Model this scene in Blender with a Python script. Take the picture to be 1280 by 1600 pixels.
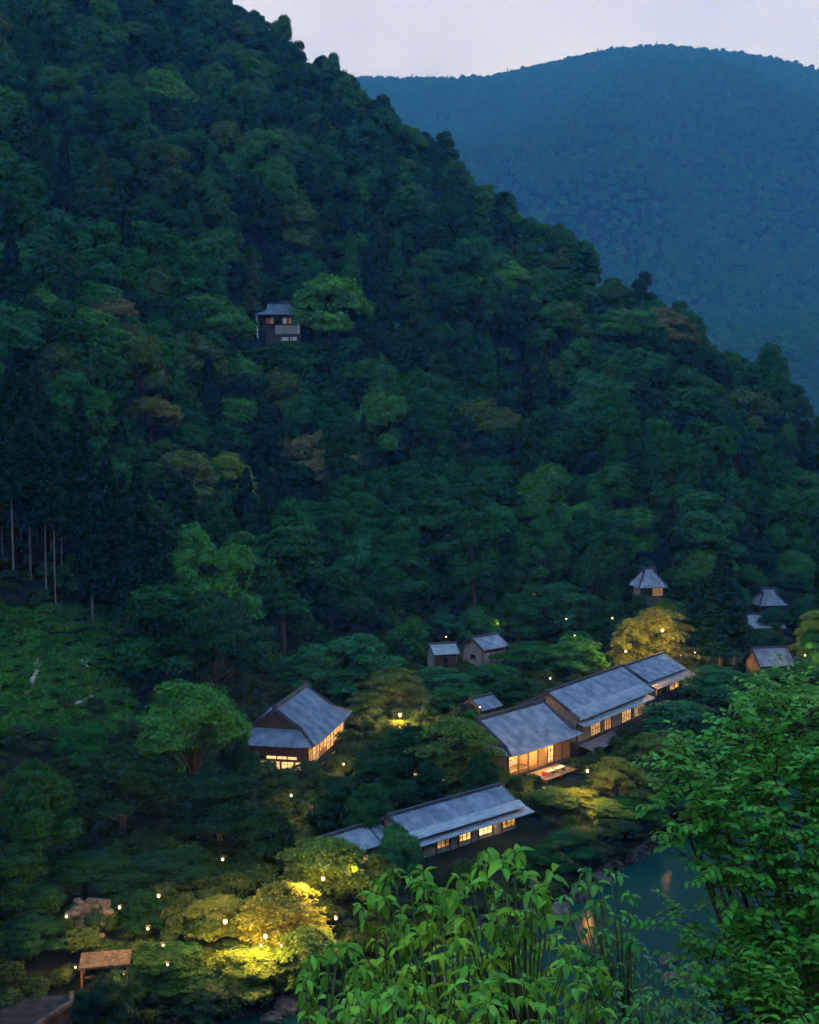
import bpy, math, random
import numpy as np
from mathutils import Vector, Matrix

R = math.radians
scene = bpy.context.scene
col = scene.collection
for o in list(bpy.data.objects):
    bpy.data.objects.remove(o)

# ------------------------------------------------------------------ camera
FPX, CAMZ = 2000.0, 45.0                       # focal length in photo pixels, metres above the river
PITCH = math.atan(150 / FPX)
cam_d = bpy.data.cameras.new('camera')
cam = bpy.data.objects.new('camera', cam_d)
col.objects.link(cam)
cam.location = (0, 0, CAMZ)
cam.rotation_euler = (R(90) - PITCH, 0, 0)
cam_d.sensor_fit = 'VERTICAL'
cam_d.angle = 2 * math.atan(800 / FPX)
cam_d.clip_start, cam_d.clip_end = 0.1, 9000
scene.camera = cam

# ------------------------------------------------------------------ sky and sun
SUN_EL, SUN_ROT = R(4), R(62)
world = bpy.data.worlds.new('World')
scene.world = world
world.use_nodes = True
wn, wl = world.node_tree.nodes, world.node_tree.links
wn.clear()
w_out = wn.new('ShaderNodeOutputWorld')
sky = wn.new('ShaderNodeTexSky')
sky.sky_type = 'NISHITA'
sky.sun_disc = False
sky.sun_elevation, sky.sun_rotation = SUN_EL, SUN_ROT
sky.air_density, sky.dust_density, sky.ozone_density = 1.0, 1.0, 5.0
bg_sky = wn.new('ShaderNodeBackground')
bg_sky.inputs['Strength'].default_value = 0.14
wl.new(sky.outputs[0], bg_sky.inputs['Color'])
tc = wn.new('ShaderNodeTexCoord')
mp = wn.new('ShaderNodeMapping')
mp.inputs['Scale'].default_value = (1.0, 1.0, 3.2)
mp.inputs['Rotation'].default_value = (0.15, 0.1, 0.4)
wl.new(tc.outputs['Generated'], mp.inputs['Vector'])
cn = wn.new('ShaderNodeTexNoise')
cn.inputs['Scale'].default_value = 2.3
cn.inputs['Detail'].default_value = 5
cn.inputs['Roughness'].default_value = 0.52
cn.inputs['Distortion'].default_value = 0.4
wl.new(mp.outputs[0], cn.inputs['Vector'])
cr = wn.new('ShaderNodeValToRGB')
cr.color_ramp.elements[0].position = 0.40
cr.color_ramp.elements[0].color = (0.41, 0.425, 0.61, 1)
cr.color_ramp.elements[1].position = 0.60
cr.color_ramp.elements[1].color = (0.575, 0.565, 0.735, 1)
wl.new(cn.outputs[0], cr.inputs[0])
bg_veil = wn.new('ShaderNodeBackground')
bg_veil.inputs['Strength'].default_value = 1.27
sep = wn.new('ShaderNodeSeparateXYZ')
wl.new(tc.outputs['Generated'], sep.inputs[0])
vr = wn.new('ShaderNodeMapRange')                    # cloud veil: pale low down, brightened and blued overhead for more top light
vr.interpolation_type = 'SMOOTHSTEP'
vr.inputs['From Min'].default_value, vr.inputs['From Max'].default_value = 0.30, 1.0
wl.new(sep.outputs['Z'], vr.inputs['Value'])
vm = wn.new('ShaderNodeMix')
vm.data_type, vm.blend_type = 'RGBA', 'MULTIPLY'
vm.inputs['B'].default_value = (0.95, 1.75, 1.95, 1)
wl.new(vr.outputs[0], vm.inputs['Factor'])
wl.new(cr.outputs[0], vm.inputs['A'])
wl.new(vm.outputs['Result'], bg_veil.inputs['Color'])
add = wn.new('ShaderNodeAddShader')
wl.new(bg_sky.outputs[0], add.inputs[0])
wl.new(bg_veil.outputs[0], add.inputs[1])
wl.new(add.outputs[0], w_out.inputs['Surface'])

sun_d = bpy.data.lights.new('sun', 'SUN')
sun_d.energy, sun_d.angle, sun_d.color = 0.25, R(20), (1.0, 0.86, 0.8)
sun = bpy.data.objects.new('sun', sun_d)
col.objects.link(sun)
sdir = Vector((math.sin(SUN_ROT) * math.cos(SUN_EL), math.cos(SUN_ROT) * math.cos(SUN_EL), math.sin(SUN_EL)))
sun.rotation_euler = sdir.to_track_quat('Z', 'Y').to_euler()

vs = scene.view_settings
vs.view_transform, vs.look, vs.exposure, vs.gamma = 'Standard', 'None', 0.12, 1.0
vs.use_curve_mapping = False
scene.render.engine = 'CYCLES'
cy = scene.cycles
cy.use_denoising = True
cy.use_adaptive_sampling, cy.adaptive_threshold, cy.adaptive_min_samples = True, 0.06, 12
cy.max_bounces, cy.diffuse_bounces, cy.glossy_bounces = 4, 1, 2
cy.transmission_bounces, cy.transparent_max_bounces, cy.volume_bounces = 3, 6, 0
cy.caustics_reflective = cy.caustics_refractive = False
cy.sample_clamp_indirect = 4
cy.debug_use_spatial_splits = True

# ------------------------------------------------------------------ helpers
def ray(u, v):
    a, b = (u - 640) / FPX, (800 - v) / FPX
    return (a, math.cos(PITCH) + b * math.sin(PITCH), -math.sin(PITCH) + b * math.cos(PITCH))

def at_y(u, v, y):
    """point on the sight line of photo pixel (u, v) at ground distance y"""
    r = ray(u, v)
    t = y / r[1]
    return Vector((r[0] * t, y, CAMZ + r[2] * t))

def at_z(u, v, z):
    r = ray(u, v)
    t = (z - CAMZ) / r[2]
    return Vector((r[0] * t, r[1] * t, z))

def to_px(x, y, z):
    z -= CAMZ
    d = y * math.cos(PITCH) - z * math.sin(PITCH)
    w = y * math.sin(PITCH) + z * math.cos(PITCH)
    return 640 + FPX * x / d, 800 - FPX * w / d

def tag(o, label=None, cat=None, group=None, kind=None):
    if label: o['label'] = label
    if cat: o['category'] = cat
    if group: o['group'] = group
    if kind: o['kind'] = kind
    return o

def link(name, data, parent=None, loc=None, rot=None):
    o = bpy.data.objects.new(name, data)
    col.objects.link(o)
    if parent is not None: o.parent = parent
    if loc is not None: o.location = loc
    if rot is not None: o.rotation_euler = rot
    return o

def empty(name, loc, rz=0.0):
    o = link(name, None, None, loc, (0, 0, rz))
    o.empty_display_size = 0.3
    return o

def np_mesh(name, verts, faces, mat, smooth=False, fsize=4):
    """mesh from numpy arrays: verts (n,3), faces (m,fsize)"""
    me = bpy.data.meshes.new(name)
    n, m = len(verts), len(faces)
    me.vertices.add(n)
    me.vertices.foreach_set('co', np.asarray(verts, np.float32).ravel())
    me.loops.add(m * fsize)
    me.loops.foreach_set('vertex_index', np.asarray(faces, np.int32).ravel())
    me.polygons.add(m)
    me.polygons.foreach_set('loop_start', np.arange(m, dtype=np.int32) * fsize)
    me.polygons.foreach_set('loop_total', np.full(m, fsize, np.int32))
    if smooth:
        me.polygons.foreach_set('use_smooth', np.ones(m, bool))
    me.materials.append(mat)
    me.update(calc_edges=True)
    me.validate()
    return me

class MB:
    """collects pieces into one mesh"""
    def __init__(s):
        s.v, s.f = [], []
    def add(s, vs_, fs_):
        n = len(s.v)
        s.v += [tuple(p) for p in vs_]
        s.f += [tuple(i + n for i in f) for f in fs_]
    def box(s, x0, x1, y0, y1, z0, z1):
        s.add([(x0, y0, z0), (x1, y0, z0), (x1, y1, z0), (x0, y1, z0), (x0, y0, z1), (x1, y0, z1), (x1, y1, z1), (x0, y1, z1)],
              [(0, 3, 2, 1), (4, 5, 6, 7), (0, 1, 5, 4), (1, 2, 6, 5), (2, 3, 7, 6), (3, 0, 4, 7)])
        return s
    def bar(s, p, q, w, h, up=(0, 0, 1)):
        p, q = Vector(p), Vector(q)
        d = (q - p).normalized()
        a = d.cross(Vector(up))
        if a.length < 1e-4: a = d.cross(Vector((1, 0, 0)))
        a.normalize()
        b = a.cross(d).normalized()
        a, b = a * w / 2, b * h / 2
        vs_ = [p - a - b, p + a - b, p + a + b, p - a + b, q - a - b, q + a - b, q + a + b, q - a + b]
        s.add(vs_, [(0, 3, 2, 1), (4, 5, 6, 7), (0, 1, 5, 4), (1, 2, 6, 5), (2, 3, 7, 6), (3, 0, 4, 7)])
        return s
    def slab(s, pts, t):
        """polygon plate, thickness t downwards along z"""
        n = len(pts)
        top = [tuple(p) for p in pts]
        bot = [(p[0], p[1], p[2] - t) for p in pts]
        s.add(top + bot, [tuple(range(n)), tuple(range(2 * n - 1, n - 1, -1))] + [(i, i + n, (i + 1) % n + n, (i + 1) % n) for i in range(n)])
        return s
    def tube(s, pts, rad, n=7, cap=True):
        rings = []
        for i, p in enumerate(pts):
            p = Vector(p)
            d = Vector(pts[min(i + 1, len(pts) - 1)]) - Vector(pts[max(i - 1, 0)])
            d.normalize()
            a = d.cross(Vector((0.31, 0.95, 0.05))).normalized()
            b = d.cross(a)
            r = rad[i] if hasattr(rad, '__len__') else rad
            rings.append([p + (a * math.cos(6.2832 * k / n) + b * math.sin(6.2832 * k / n)) * r for k in range(n)])
        vs_ = [q for rg in rings for q in rg]
        fs_ = []
        for i in range(len(pts) - 1):
            for k in range(n):
                k2 = (k + 1) % n
                fs_.append((i * n + k, i * n + k2, (i + 1) * n + k2, (i + 1) * n + k))
        if cap:
            fs_.append(tuple(range(n - 1, -1, -1)))
            fs_.append(tuple(range((len(pts) - 1) * n, len(pts) * n)))
        s.add(vs_, fs_)
        return s
    def ball(s, c, r, n=8, m=6, sz=1.0):
        vs_, fs_ = [], []
        for j in range(m + 1):
            t = math.pi * j / m
            for k in range(n):
                a = 6.2832 * k / n
                vs_.append((c[0] + r * math.sin(t) * math.cos(a), c[1] + r * math.sin(t) * math.sin(a), c[2] + r * sz * math.cos(t)))
        for j in range(m):
            for k in range(n):
                fs_.append((j * n + k, (j + 1) * n + k, (j + 1) * n + (k + 1) % n, j * n + (k + 1) % n))
        s.add(vs_, fs_)
        return s
    def mesh(s, name, mat, smooth=False):
        me = bpy.data.meshes.new(name)
        me.from_pydata(s.v, [], s.f)
        me.materials.append(mat)
        if smooth:
            me.polygons.foreach_set('use_smooth', [True] * len(me.polygons))
        me.update()
        return me
    def build(s, name, mat, parent=None, smooth=False, loc=None, rot=None):
        return link(name, s.mesh(name, mat, smooth), parent, loc, rot)

def nodes_of(name):
    m = bpy.data.materials.new(name)
    m.use_nodes = True
    n = m.node_tree.nodes
    return m, n, m.node_tree.links, n['Principled BSDF']

def noisy(name, c1, c2, scale=3.0, rough=0.7, bump=0.0, detail=4, stretch=(1, 1, 1), spec=0.3, metal=0.0, bscale=None):
    """surface whose colour wanders between c1 and c2"""
    m, n, l, b = nodes_of(name)
    t = n.new('ShaderNodeTexCoord')
    mpn = n.new('ShaderNodeMapping')
    mpn.inputs['Scale'].default_value = stretch
    l.new(t.outputs['Object'], mpn.inputs['Vector'])
    x = n.new('ShaderNodeTexNoise')
    x.inputs['Scale'].default_value = scale
    x.inputs['Detail'].default_value = detail
    l.new(mpn.outputs[0], x.inputs['Vector'])
    r = n.new('ShaderNodeValToRGB')
    r.color_ramp.elements[0].position, r.color_ramp.elements[1].position = 0.35, 0.65
    r.color_ramp.elements[0].color = (*c1, 1)
    r.color_ramp.elements[1].color = (*c2, 1)
    l.new(x.outputs[0], r.inputs[0])
    l.new(r.outputs[0], b.inputs['Base Color'])
    b.inputs['Roughness'].default_value = rough
    b.inputs['Specular IOR Level'].default_value = spec
    b.inputs['Metallic'].default_value = metal
    if bump:
        bp = n.new('ShaderNodeBump')
        bp.inputs['Strength'].default_value = bump
        bp.inputs['Distance'].default_value = 0.05
        if bscale:
            x2 = n.new('ShaderNodeTexNoise')
            x2.inputs['Scale'].default_value = bscale
            x2.inputs['Detail'].default_value = 4
            l.new(mpn.outputs[0], x2.inputs['Vector'])
            l.new(x2.outputs[0], bp.inputs['Height'])
        else:
            l.new(x.outputs[0], bp.inputs['Height'])
        l.new(bp.outputs[0], b.inputs['Normal'])
    return m

def leaf_mat(name, tint=None, per_instance=False, vary=0.28, rough=0.6, trans=0.22, spec=0.06):
    """foliage: colour of the object (or of a random instance), each leaf a little different"""
    m, n, l, b = nodes_of(name)
    info = n.new('ShaderNodeObjectInfo')
    if per_instance:
        base = n.new('ShaderNodeValToRGB')
        base.color_ramp.interpolation = 'LINEAR'
        el = base.color_ramp.elements
        el[0].position, el[0].color = 0.0, (*tint[0], 1)
        el[1].position, el[1].color = 1.0, (*tint[-1], 1)
        for i, c in enumerate(tint[1:-1]):
            e = el.new((i + 1) / (len(tint) - 1))
            e.color = (*c, 1)
        l.new(info.outputs['Random'], base.inputs[0])
        src = base.outputs[0]
    else:
        src = info.outputs['Color']
    geo = n.new('ShaderNodeNewGeometry')
    mr = n.new('ShaderNodeMapRange')
    mr.inputs['To Min'].default_value, mr.inputs['To Max'].default_value = 1 - vary, 1 + vary
    l.new(geo.outputs['Random Per Island'], mr.inputs['Value'])
    hs = n.new('ShaderNodeHueSaturation')
    l.new(src, hs.inputs['Color'])
    l.new(mr.outputs[0], hs.inputs['Value'])
    mr2 = n.new('ShaderNodeMapRange')
    mr2.inputs['To Min'].default_value, mr2.inputs['To Max'].default_value = 0.475, 0.515
    wn2 = n.new('ShaderNodeTexWhiteNoise')
    wn2.noise_dimensions = '1D'
    l.new(geo.outputs['Random Per Island'], wn2.inputs['W'])
    l.new(wn2.outputs['Value'], mr2.inputs['Value'])
    l.new(mr2.outputs[0], hs.inputs['Hue'])
    l.new(hs.outputs[0], b.inputs['Base Color'])
    b.inputs['Roughness'].default_value = rough
    b.inputs['Specular IOR Level'].default_value = spec
    tr = n.new('ShaderNodeBsdfTranslucent')
    l.new(hs.outputs[0], tr.inputs['Color'])
    mx = n.new('ShaderNodeMixShader')
    mx.inputs[0].default_value = trans
    l.new(b.outputs[0], mx.inputs[1])
    l.new(tr.outputs[0], mx.inputs[2])
    l.new(mx.outputs[0], n['Material Output'].inputs['Surface'])
    return m

def glow_mat(name, c, strength, lo=0.5, hi=1.3, scale=1.5):
    """lit pane: warm light of the room behind, uneven over the pane"""
    m, n, l, b = nodes_of(name)
    t = n.new('ShaderNodeTexCoord')
    info = n.new('ShaderNodeObjectInfo')
    ad = n.new('ShaderNodeVectorMath')
    l.new(t.outputs['Object'], ad.inputs[0])
    l.new(info.outputs['Location'], ad.inputs[1])
    x = n.new('ShaderNodeTexNoise')
    x.inputs['Scale'].default_value = scale
    x.inputs['Detail'].default_value = 3
    l.new(ad.outputs[0], x.inputs['Vector'])
    mr = n.new('ShaderNodeMapRange')
    mr.inputs['From Min'].default_value, mr.inputs['From Max'].default_value = 0.32, 0.68
    mr.inputs['To Min'].default_value, mr.inputs['To Max'].default_value = lo * strength, hi * strength
    l.new(x.outputs[0], mr.inputs['Value'])
    rv = n.new('ShaderNodeMapRange')
    rv.inputs['To Min'].default_value, rv.inputs['To Max'].default_value = (0.45, 1.35) if lo != hi else (1, 1)
    l.new(info.outputs['Random'], rv.inputs['Value'])
    mu = n.new('ShaderNodeMath')
    mu.operation = 'MULTIPLY'
    l.new(mr.outputs[0], mu.inputs[0])
    l.new(rv.outputs[0], mu.inputs[1])
    b.inputs['Base Color'].default_value = (0.3, 0.22, 0.12, 1)
    b.inputs['Roughness'].default_value = 0.3
    b.inputs['Emission Color'].default_value = (*c, 1)
    l.new(mu.outputs[0], b.inputs['Emission Strength'])
    return m

# ------------------------------------------------------------------ materials
M = {}
M['ground'] = noisy('forest_floor', (0.005, 0.010, 0.005), (0.014, 0.020, 0.011), 0.6, 0.95, 0.5, spec=0.05)
M['tile'] = noisy('roof_tile', (0.065, 0.105, 0.19), (0.16, 0.22, 0.36), 0.7, 0.5, 0.15, 6, spec=0.2)
M['tile_pale'] = noisy('worn_roof_tile', (0.095, 0.14, 0.235), (0.215, 0.28, 0.42), 0.8, 0.55, 0.15, 6, spec=0.2)
M['ridge'] = noisy('ridge_tile', (0.025, 0.035, 0.06), (0.06, 0.075, 0.115), 3, 0.8, 0.1, spec=0.02)
M['metal_roof'] = noisy('sheet_metal_roof', (0.16, 0.225, 0.33), (0.26, 0.34, 0.46), 0.8, 0.45, 0.05, 5, (1, 4, 1), 0.25)
M['metal_dark'] = noisy('dark_sheet_roof', (0.09, 0.105, 0.15), (0.14, 0.16, 0.21), 0.8, 0.4, 0.05, 5, (1, 4, 1), 0.5)
M['timber'] = noisy('weathered_timber', (0.035, 0.022, 0.014), (0.09, 0.06, 0.04), 2.0, 0.7, 0.2, 6, (1, 1, 8))
M['timber_warm'] = noisy('cedar_timber', (0.20, 0.11, 0.05), (0.34, 0.20, 0.10), 2.0, 0.6, 0.1, 6, (1, 1, 8))
M['plaster'] = noisy('earth_plaster', (0.24, 0.20, 0.17), (0.34, 0.29, 0.25), 1.2, 0.9, 0.1, 6)
M['plaster_grey'] = noisy('grey_board', (0.22, 0.22, 0.23), (0.34, 0.33, 0.33), 1.5, 0.85, 0.1, 6)
M['plaster_white'] = noisy('white_plaster', (0.55, 0.55, 0.56), (0.72, 0.72, 0.72), 1.0, 0.9, 0.05, 5)
M['stone'] = noisy('river_rock', (0.030, 0.031, 0.033), (0.11, 0.105, 0.10), 2.2, 0.9, 0.6, 8, spec=0.08)
M['gravel'] = noisy('wet_gravel', (0.02, 0.02, 0.022), (0.07, 0.068, 0.066), 1.2, 0.9, 0.3, 6, spec=0.05)
M['stone_pale'] = noisy('pale_stone', (0.24, 0.23, 0.22), (0.45, 0.43, 0.41), 2.5, 0.85, 0.5, 8)
M['bark'] = noisy('bark', (0.03, 0.024, 0.018), (0.085, 0.07, 0.055), 3, 0.9, 0.5, 6, (1, 1, 0.25))
M['bark_pale'] = noisy('cedar_bark', (0.10, 0.10, 0.10), (0.25, 0.24, 0.235), 2.2, 0.9, 0.4, 6, (1, 1, 0.15))
M['log'] = noisy('bleached_log', (0.22, 0.21, 0.20), (0.46, 0.44, 0.43), 2.5, 0.8, 0.4, 6, (1, 1, 6))
M['twig'] = noisy('green_twig', (0.05, 0.06, 0.025), (0.10, 0.11, 0.05), 8, 0.7)
M['lamp_metal'] = noisy('lamp_metal', (0.02, 0.02, 0.02), (0.05, 0.05, 0.05), 6, 0.5)
M['leaf'] = leaf_mat('leaf')
M['near_leaf'] = leaf_mat('near_leaf', vary=0.3, rough=0.45, trans=0.35, spec=0.18)
M['window_lit'] = glow_mat('lit_window', (1.0, 0.50, 0.14), 1.15, 0.15, 1.6, 2.2)
M['window_bright'] = glow_mat('bright_lit_window', (1.0, 0.60, 0.22), 1.7, 0.45, 1.4, 1.6)
M['window_dim'] = glow_mat('dim_lit_window', (1.0, 0.46, 0.13), 0.42, 0.15, 1.7, 1.8)
M['shoji'] = glow_mat('lit_shoji', (1.0, 0.54, 0.18), 0.9, 0.4, 1.4, 1.3)
M['lamp'] = glow_mat('lamp_glass', (1.0, 0.62, 0.22), 7.0, 1.0, 1.0)
m, n_, l_, b_ = nodes_of('dark_glass')
b_.inputs['Base Color'].default_value = (0.01, 0.012, 0.015, 1)
b_.inputs['Roughness'].default_value = 0.08
M['glass'] = m
for nm, c in (('red_cloth', (0.55, 0.05, 0.06)), ('yellow_cloth', (0.6, 0.42, 0.1)), ('white_cloth', (0.62, 0.66, 0.72)), ('purple_cloth', (0.22, 0.12, 0.35)), ('green_cloth', (0.05, 0.28, 0.16)), ('cream_cloth', (0.7, 0.55, 0.4))):
    M[nm] = noisy(nm, c, tuple(x * 1.15 for x in c), 4, 0.9)

# ------------------------------------------------------------------ terrain
FAR_X = [-600, -250, -120, -60, -25, -6, 2, 14, 26, 40, 70, 120, 200, 600]
FAR_Y = [30, 48, 62, 74, 85, 95, 104, 113, 129, 151, 190, 250, 340, 760]
NEAR_X = [-600, -250, -120, -60, -25, 0, 15, 30, 45, 60, 80, 130, 220, 600]
NEAR_Y = [10, 26, 36, 46, 58, 69, 80, 98, 115, 132, 158, 220, 310, 700]
RU = [-900, -300, 0, 200, 390, 545, 700, 900, 1100, 1200, 1280, 1400, 1520, 1700, 2600]       # photo column
RR = [470, 470, 455, 440, 424, 400, 375, 340, 310, 296, 282, 262, 245, 235, 235]              # ridge distance
RV = [-250, -240, -215, -120, 0, 115, 230, 380, 510, 580, 665, 800, 900, 960, 980]            # ridge row in the photo
RB = [120, 125, 135, 155, 190, 205, 212, 214, 214, 216, 218, 222, 225, 225, 225]              # foot of the slope
FU = [-900, 0, 400, 560, 700, 760, 830, 930, 1020, 1130, 1200, 1280, 1400, 1700, 2600]
FV = [60, 80, 110, 122, 122, 120, 105, 80, 70, 80, 92, 112, 140, 190, 300]
FARR = 2600.0

_rng = np.random.RandomState(5)
_ph = _rng.uniform(0, 6.28, (24, 2))
_dr = _rng.uniform(0, 6.28, 24)
def wob(x, y, wl0, octs, seed=0):
    """smooth pseudo-random relief"""
    s = 0.0
    a, k = 1.0, 6.2832 / wl0
    for i in range(octs):
        for j in range(2):
            q = (i * 2 + j + seed) % 24
            d = _dr[q]
            s = s + a * np.sin(k * (x * math.cos(d) + y * math.sin(d)) + _ph[q, 0] + 1.3 * np.sin(0.6 * k * (x * math.sin(d) - y * math.cos(d)) + _ph[q, 1]))
        a *= 0.5
        k *= 1.9
    return s * 0.5

def sst(a, b, x):
    t = np.clip((x - a) / (b - a), 0, 1)
    return t * t * (3 - 2 * t)

def slope_params(u):
    rr = np.interp(u, RU, RR)
    rv = np.interp(u, RU, RV)
    el = np.arctan((800 - rv) / FPX) - PITCH
    zr = CAMZ + rr * np.tan(el) - np.interp(u, [-300, 400, 700, 1100, 1280], [13, 10, 9.5, 9, 7])
    return rr, zr, np.interp(u, RU, RB)

def height(x, y):
    x, y = np.asarray(x, float), np.asarray(y, float)
    far, near = np.interp(x, FAR_X, FAR_Y), np.interp(x, NEAR_X, NEAR_Y)
    ys = np.maximum(y, 30.0)
    u = np.clip(640 + FPX * x / ys, -900, 2600)
    rr, zr, rb = slope_params(u)
    z0 = 4.6
    terr = -1.6 + 2.2 * sst(-1, 3, y - far) + 3.0 * sst(2, 18, y - far) + 1.0 * sst(15, 60, y - far)
    s = (y - rb) / (rr - rb)
    g = np.clip(s, 0, 1)
    g = 0.18 * g * g * (3 - 2 * g) + 0.82 * g ** 1.04
    ridge_round = 0.10 * np.exp(-((s - 1) / 0.10) ** 2)
    mt = z0 + (zr - z0) * g
    relief = wob(x, y, 95, 3) * 6.5 * np.clip(s * 3, 0, 1) * np.clip(1.0 - np.abs(s - 0.55) * 1.2, 0.25, 1)
    mt = mt + relief * (1 - np.clip(np.exp(-((s - 1) / 0.07) ** 2), 0, 1))
    back = np.clip(y - rr, 0, None)
    mt = np.where(y > rr, np.maximum(zr - 0.55 * back, 12), mt)
    fe = np.arctan((800 - np.interp(u, FU, FV)) / FPX) - PITCH
    fz = CAMZ + FARR * np.tan(fe) - 9
    fs = np.clip((y - 1000) / (FARR - 1000), 0, 1)
    fm = 12 + (fz - 12) * (0.25 * fs * fs * (3 - 2 * fs) + 0.75 * fs)
    fm = fm + wob(x, y, 820, 4, 7) * 100 * np.clip(fs * 2.5, 0, 1) * np.clip((1 - fs) * 1.3, 0, 1)
    fb = np.clip(y - FARR, 0, None)
    fm = np.where(y > FARR, np.maximum(fz - 0.35 * fb, 20), fm)
    farland = np.maximum(np.where(y > rb, mt, -99), np.where(y > 900, fm, -99))
    bed = -1.6 + 0 * x
    bank = -1.6 + 1.8 * sst(0, 4, near - y) + 0.60 * np.clip(near - y - 2, 0, None)
    bank = np.minimum(bank, 43.4 + 0.42 * np.clip(-y, 0, 260) + 0.35 * np.clip(near - 72, 0, 60) * np.clip(1 - y / 60, 0, 1))
    bank = bank + wob(x, y, 40, 2, 3) * 0.6 * sst(6, 14, np.hypot(x, y))
    z = np.where(y < near, bank, bed)
    z = np.where(y > far, np.maximum(terr, farland), z)
    z = z + wob(x, y, 13, 2, 11) * 0.18 * np.clip((y - far) / 10, 0, 1)
    return z

def gz(x, y):
    return float(height(x, y))

def build_terrain():
    az = np.concatenate([np.arange(-180, -34, 4.0), np.arange(-34, 34, 0.4), np.arange(34, 180.1, 4.0)])
    rad = np.concatenate([[0.01, 1.5, 3, 5], np.arange(8, 60, 4.0), np.arange(60, 240, 2.2), np.arange(240, 480, 4.0), np.arange(480, 2900, 24.0)])
    A, Rr = np.meshgrid(np.radians(az), rad)
    X, Y = Rr * np.sin(A), Rr * np.cos(A)
    Z = height(X, Y)
    nr, na = A.shape
    v = np.stack([X.ravel(), Y.ravel(), Z.ravel()], 1)
    i, j = np.meshgrid(np.arange(nr - 1), np.arange(na - 1), indexing='ij')
    a = (i * na + j).ravel()
    f = np.stack([a, a + 1, a + na + 1, a + na], 1)[:, ::-1]
    tag(link('terrain', np_mesh('terrain', v, f, M['ground'], True)), 'dark wooded ground of the valley and mountains', 'terrain', kind='structure')

build_terrain()

def build_water():
    m, n, l, b = nodes_of('river_water')
    b.inputs['Base Color'].default_value = (0.004, 0.034, 0.034, 1)
    b.inputs['Roughness'].default_value = 0.16
    b.inputs['IOR'].default_value = 1.035
    b.inputs['Specular IOR Level'].default_value = 0.5
    t = n.new('ShaderNodeTexCoord')
    x = n.new('ShaderNodeTexNoise')
    x.inputs['Scale'].default_value = 0.9
    x.inputs['Detail'].default_value = 5
    l.new(t.outputs['Object'], x.inputs['Vector'])
    bp = n.new('ShaderNodeBump')
    bp.inputs['Strength'].default_value = 0.2
    bp.inputs['Distance'].default_value = 0.03
    l.new(x.outputs[0], bp.inputs['Height'])
    l.new(bp.outputs[0], b.inputs['Normal'])
    xs = np.linspace(-200, 260, 93)
    f0, n0 = np.interp(xs, FAR_X, FAR_Y), np.interp(xs, NEAR_X, NEAR_Y)
    mb = MB()
    v = [(a, c - 3, 0) for a, c in zip(xs, n0)] + [(a, c + 3, 0) for a, c in zip(xs, f0)]
    k = len(xs)
    mb.add(v, [(i, i + 1, k + i + 1, k + i) for i in range(k - 1)])
    tag(mb.build('river', m), 'dark teal river at the foot of the valley', 'river', kind='structure')
build_water()

# ------------------------------------------------------------------ foliage meshes
def leaf_cards(C, N, size, rng, aspect=1.7):
    """leaf-shaped faces at centres C, facing N"""
    n = len(C)
    N = N / np.maximum(np.linalg.norm(N, axis=1, keepdims=True), 1e-6)
    ref = rng.normal(size=(n, 3))
    T = np.cross(N, ref)
    T /= np.maximum(np.linalg.norm(T, axis=1, keepdims=True), 1e-6)
    B = np.cross(N, T)
    s = (size * rng.uniform(0.6, 1.4, n))[:, None]
    a = s * 0.5 * aspect
    b = s * 0.5
    fold = N * s * 0.14
    V = np.stack([C - T * a - fold, C + B * b * 0.9, C + T * a - fold, C - B * b * 0.9], 1).reshape(-1, 3)
    F = np.arange(n * 4).reshape(n, 4)
    return V, F

def shell(rng, n, c, r, flat=1.0, up=0.25, spread=0.22, droop=0.0):
    d = rng.normal(size=(n, 3))
    d /= np.linalg.norm(d, axis=1, keepdims=True)
    d[:, 2] = np.where(d[:, 2] < -0.25, -d[:, 2], d[:, 2])
    k = 1 - np.abs(rng.normal(0, spread, n))
    k = np.clip(k, 0.1, 1.1)
    # ragged surface
    bump = 1 + 0.16 * np.sin(d[:, 0] * 5 + c[0] * 3) * np.sin(d[:, 1] * 5.5 + c[1] * 3) + 0.12 * np.sin(d[:, 2] * 9 + c[2] * 2 + d[:, 0] * 4)
    P = c + d * (r * k * bump)[:, None] * np.array([1, 1, flat])
    N = d * 0.9 + np.array([0, 0, up]) + rng.normal(0, 0.33, (n, 3))
    P[:, 2] -= droop * (1 - d[:, 2]) * r * 0.3
    return P, N

def crown_broad(seed, w=10.0, h=8.0, lobes=13, n=7000, size=0.42, lobe_r=0.27, flat=0.8, base=3.5, tall=1.0):
    """rounded many-lobed crown; returns points, normals, lobe centres"""
    rng = np.random.RandomState(seed)
    cs, rs = [], []
    for i in range(lobes * 3):
        if len(cs) >= lobes: break
        t = (i + 0.5) / lobes
        ang = 2.39996 * i + rng.uniform(-0.5, 0.5)
        zz = rng.uniform(0.08, 1.0) ** 0.8
        rad = math.sqrt(max(0.0, 1 - (zz * 0.98) ** 2.2)) * rng.uniform(0.62, 0.95)
        c = np.array([math.cos(ang) * rad * (0.5 - lobe_r * 0.55) * w, math.sin(ang) * rad * (0.5 - lobe_r * 0.55) * w, base + zz * (h - lobe_r * w * 0.7)])
        cs.append(c)
        rs.append(lobe_r * w * rng.uniform(0.62, 1.08))
    P, N = [], []
    tot = sum(r * r for r in rs)
    for c, r in zip(cs, rs):
        p, q = shell(rng, int(n * r * r / tot), c, r, flat, 0.3)
        keep = np.ones(len(p), bool)
        for c2, r2 in zip(cs, rs):
            if c2 is c: continue
            dd = (p - c2) / np.array([1, 1, flat])
            keep &= (np.linalg.norm(dd, axis=1) > r2 * 0.72) | (rng.uniform(size=len(p)) < 0.08)
        P.append(p[keep])
        N.append(q[keep])
    return np.concatenate(P), np.concatenate(N), cs, rng

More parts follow.
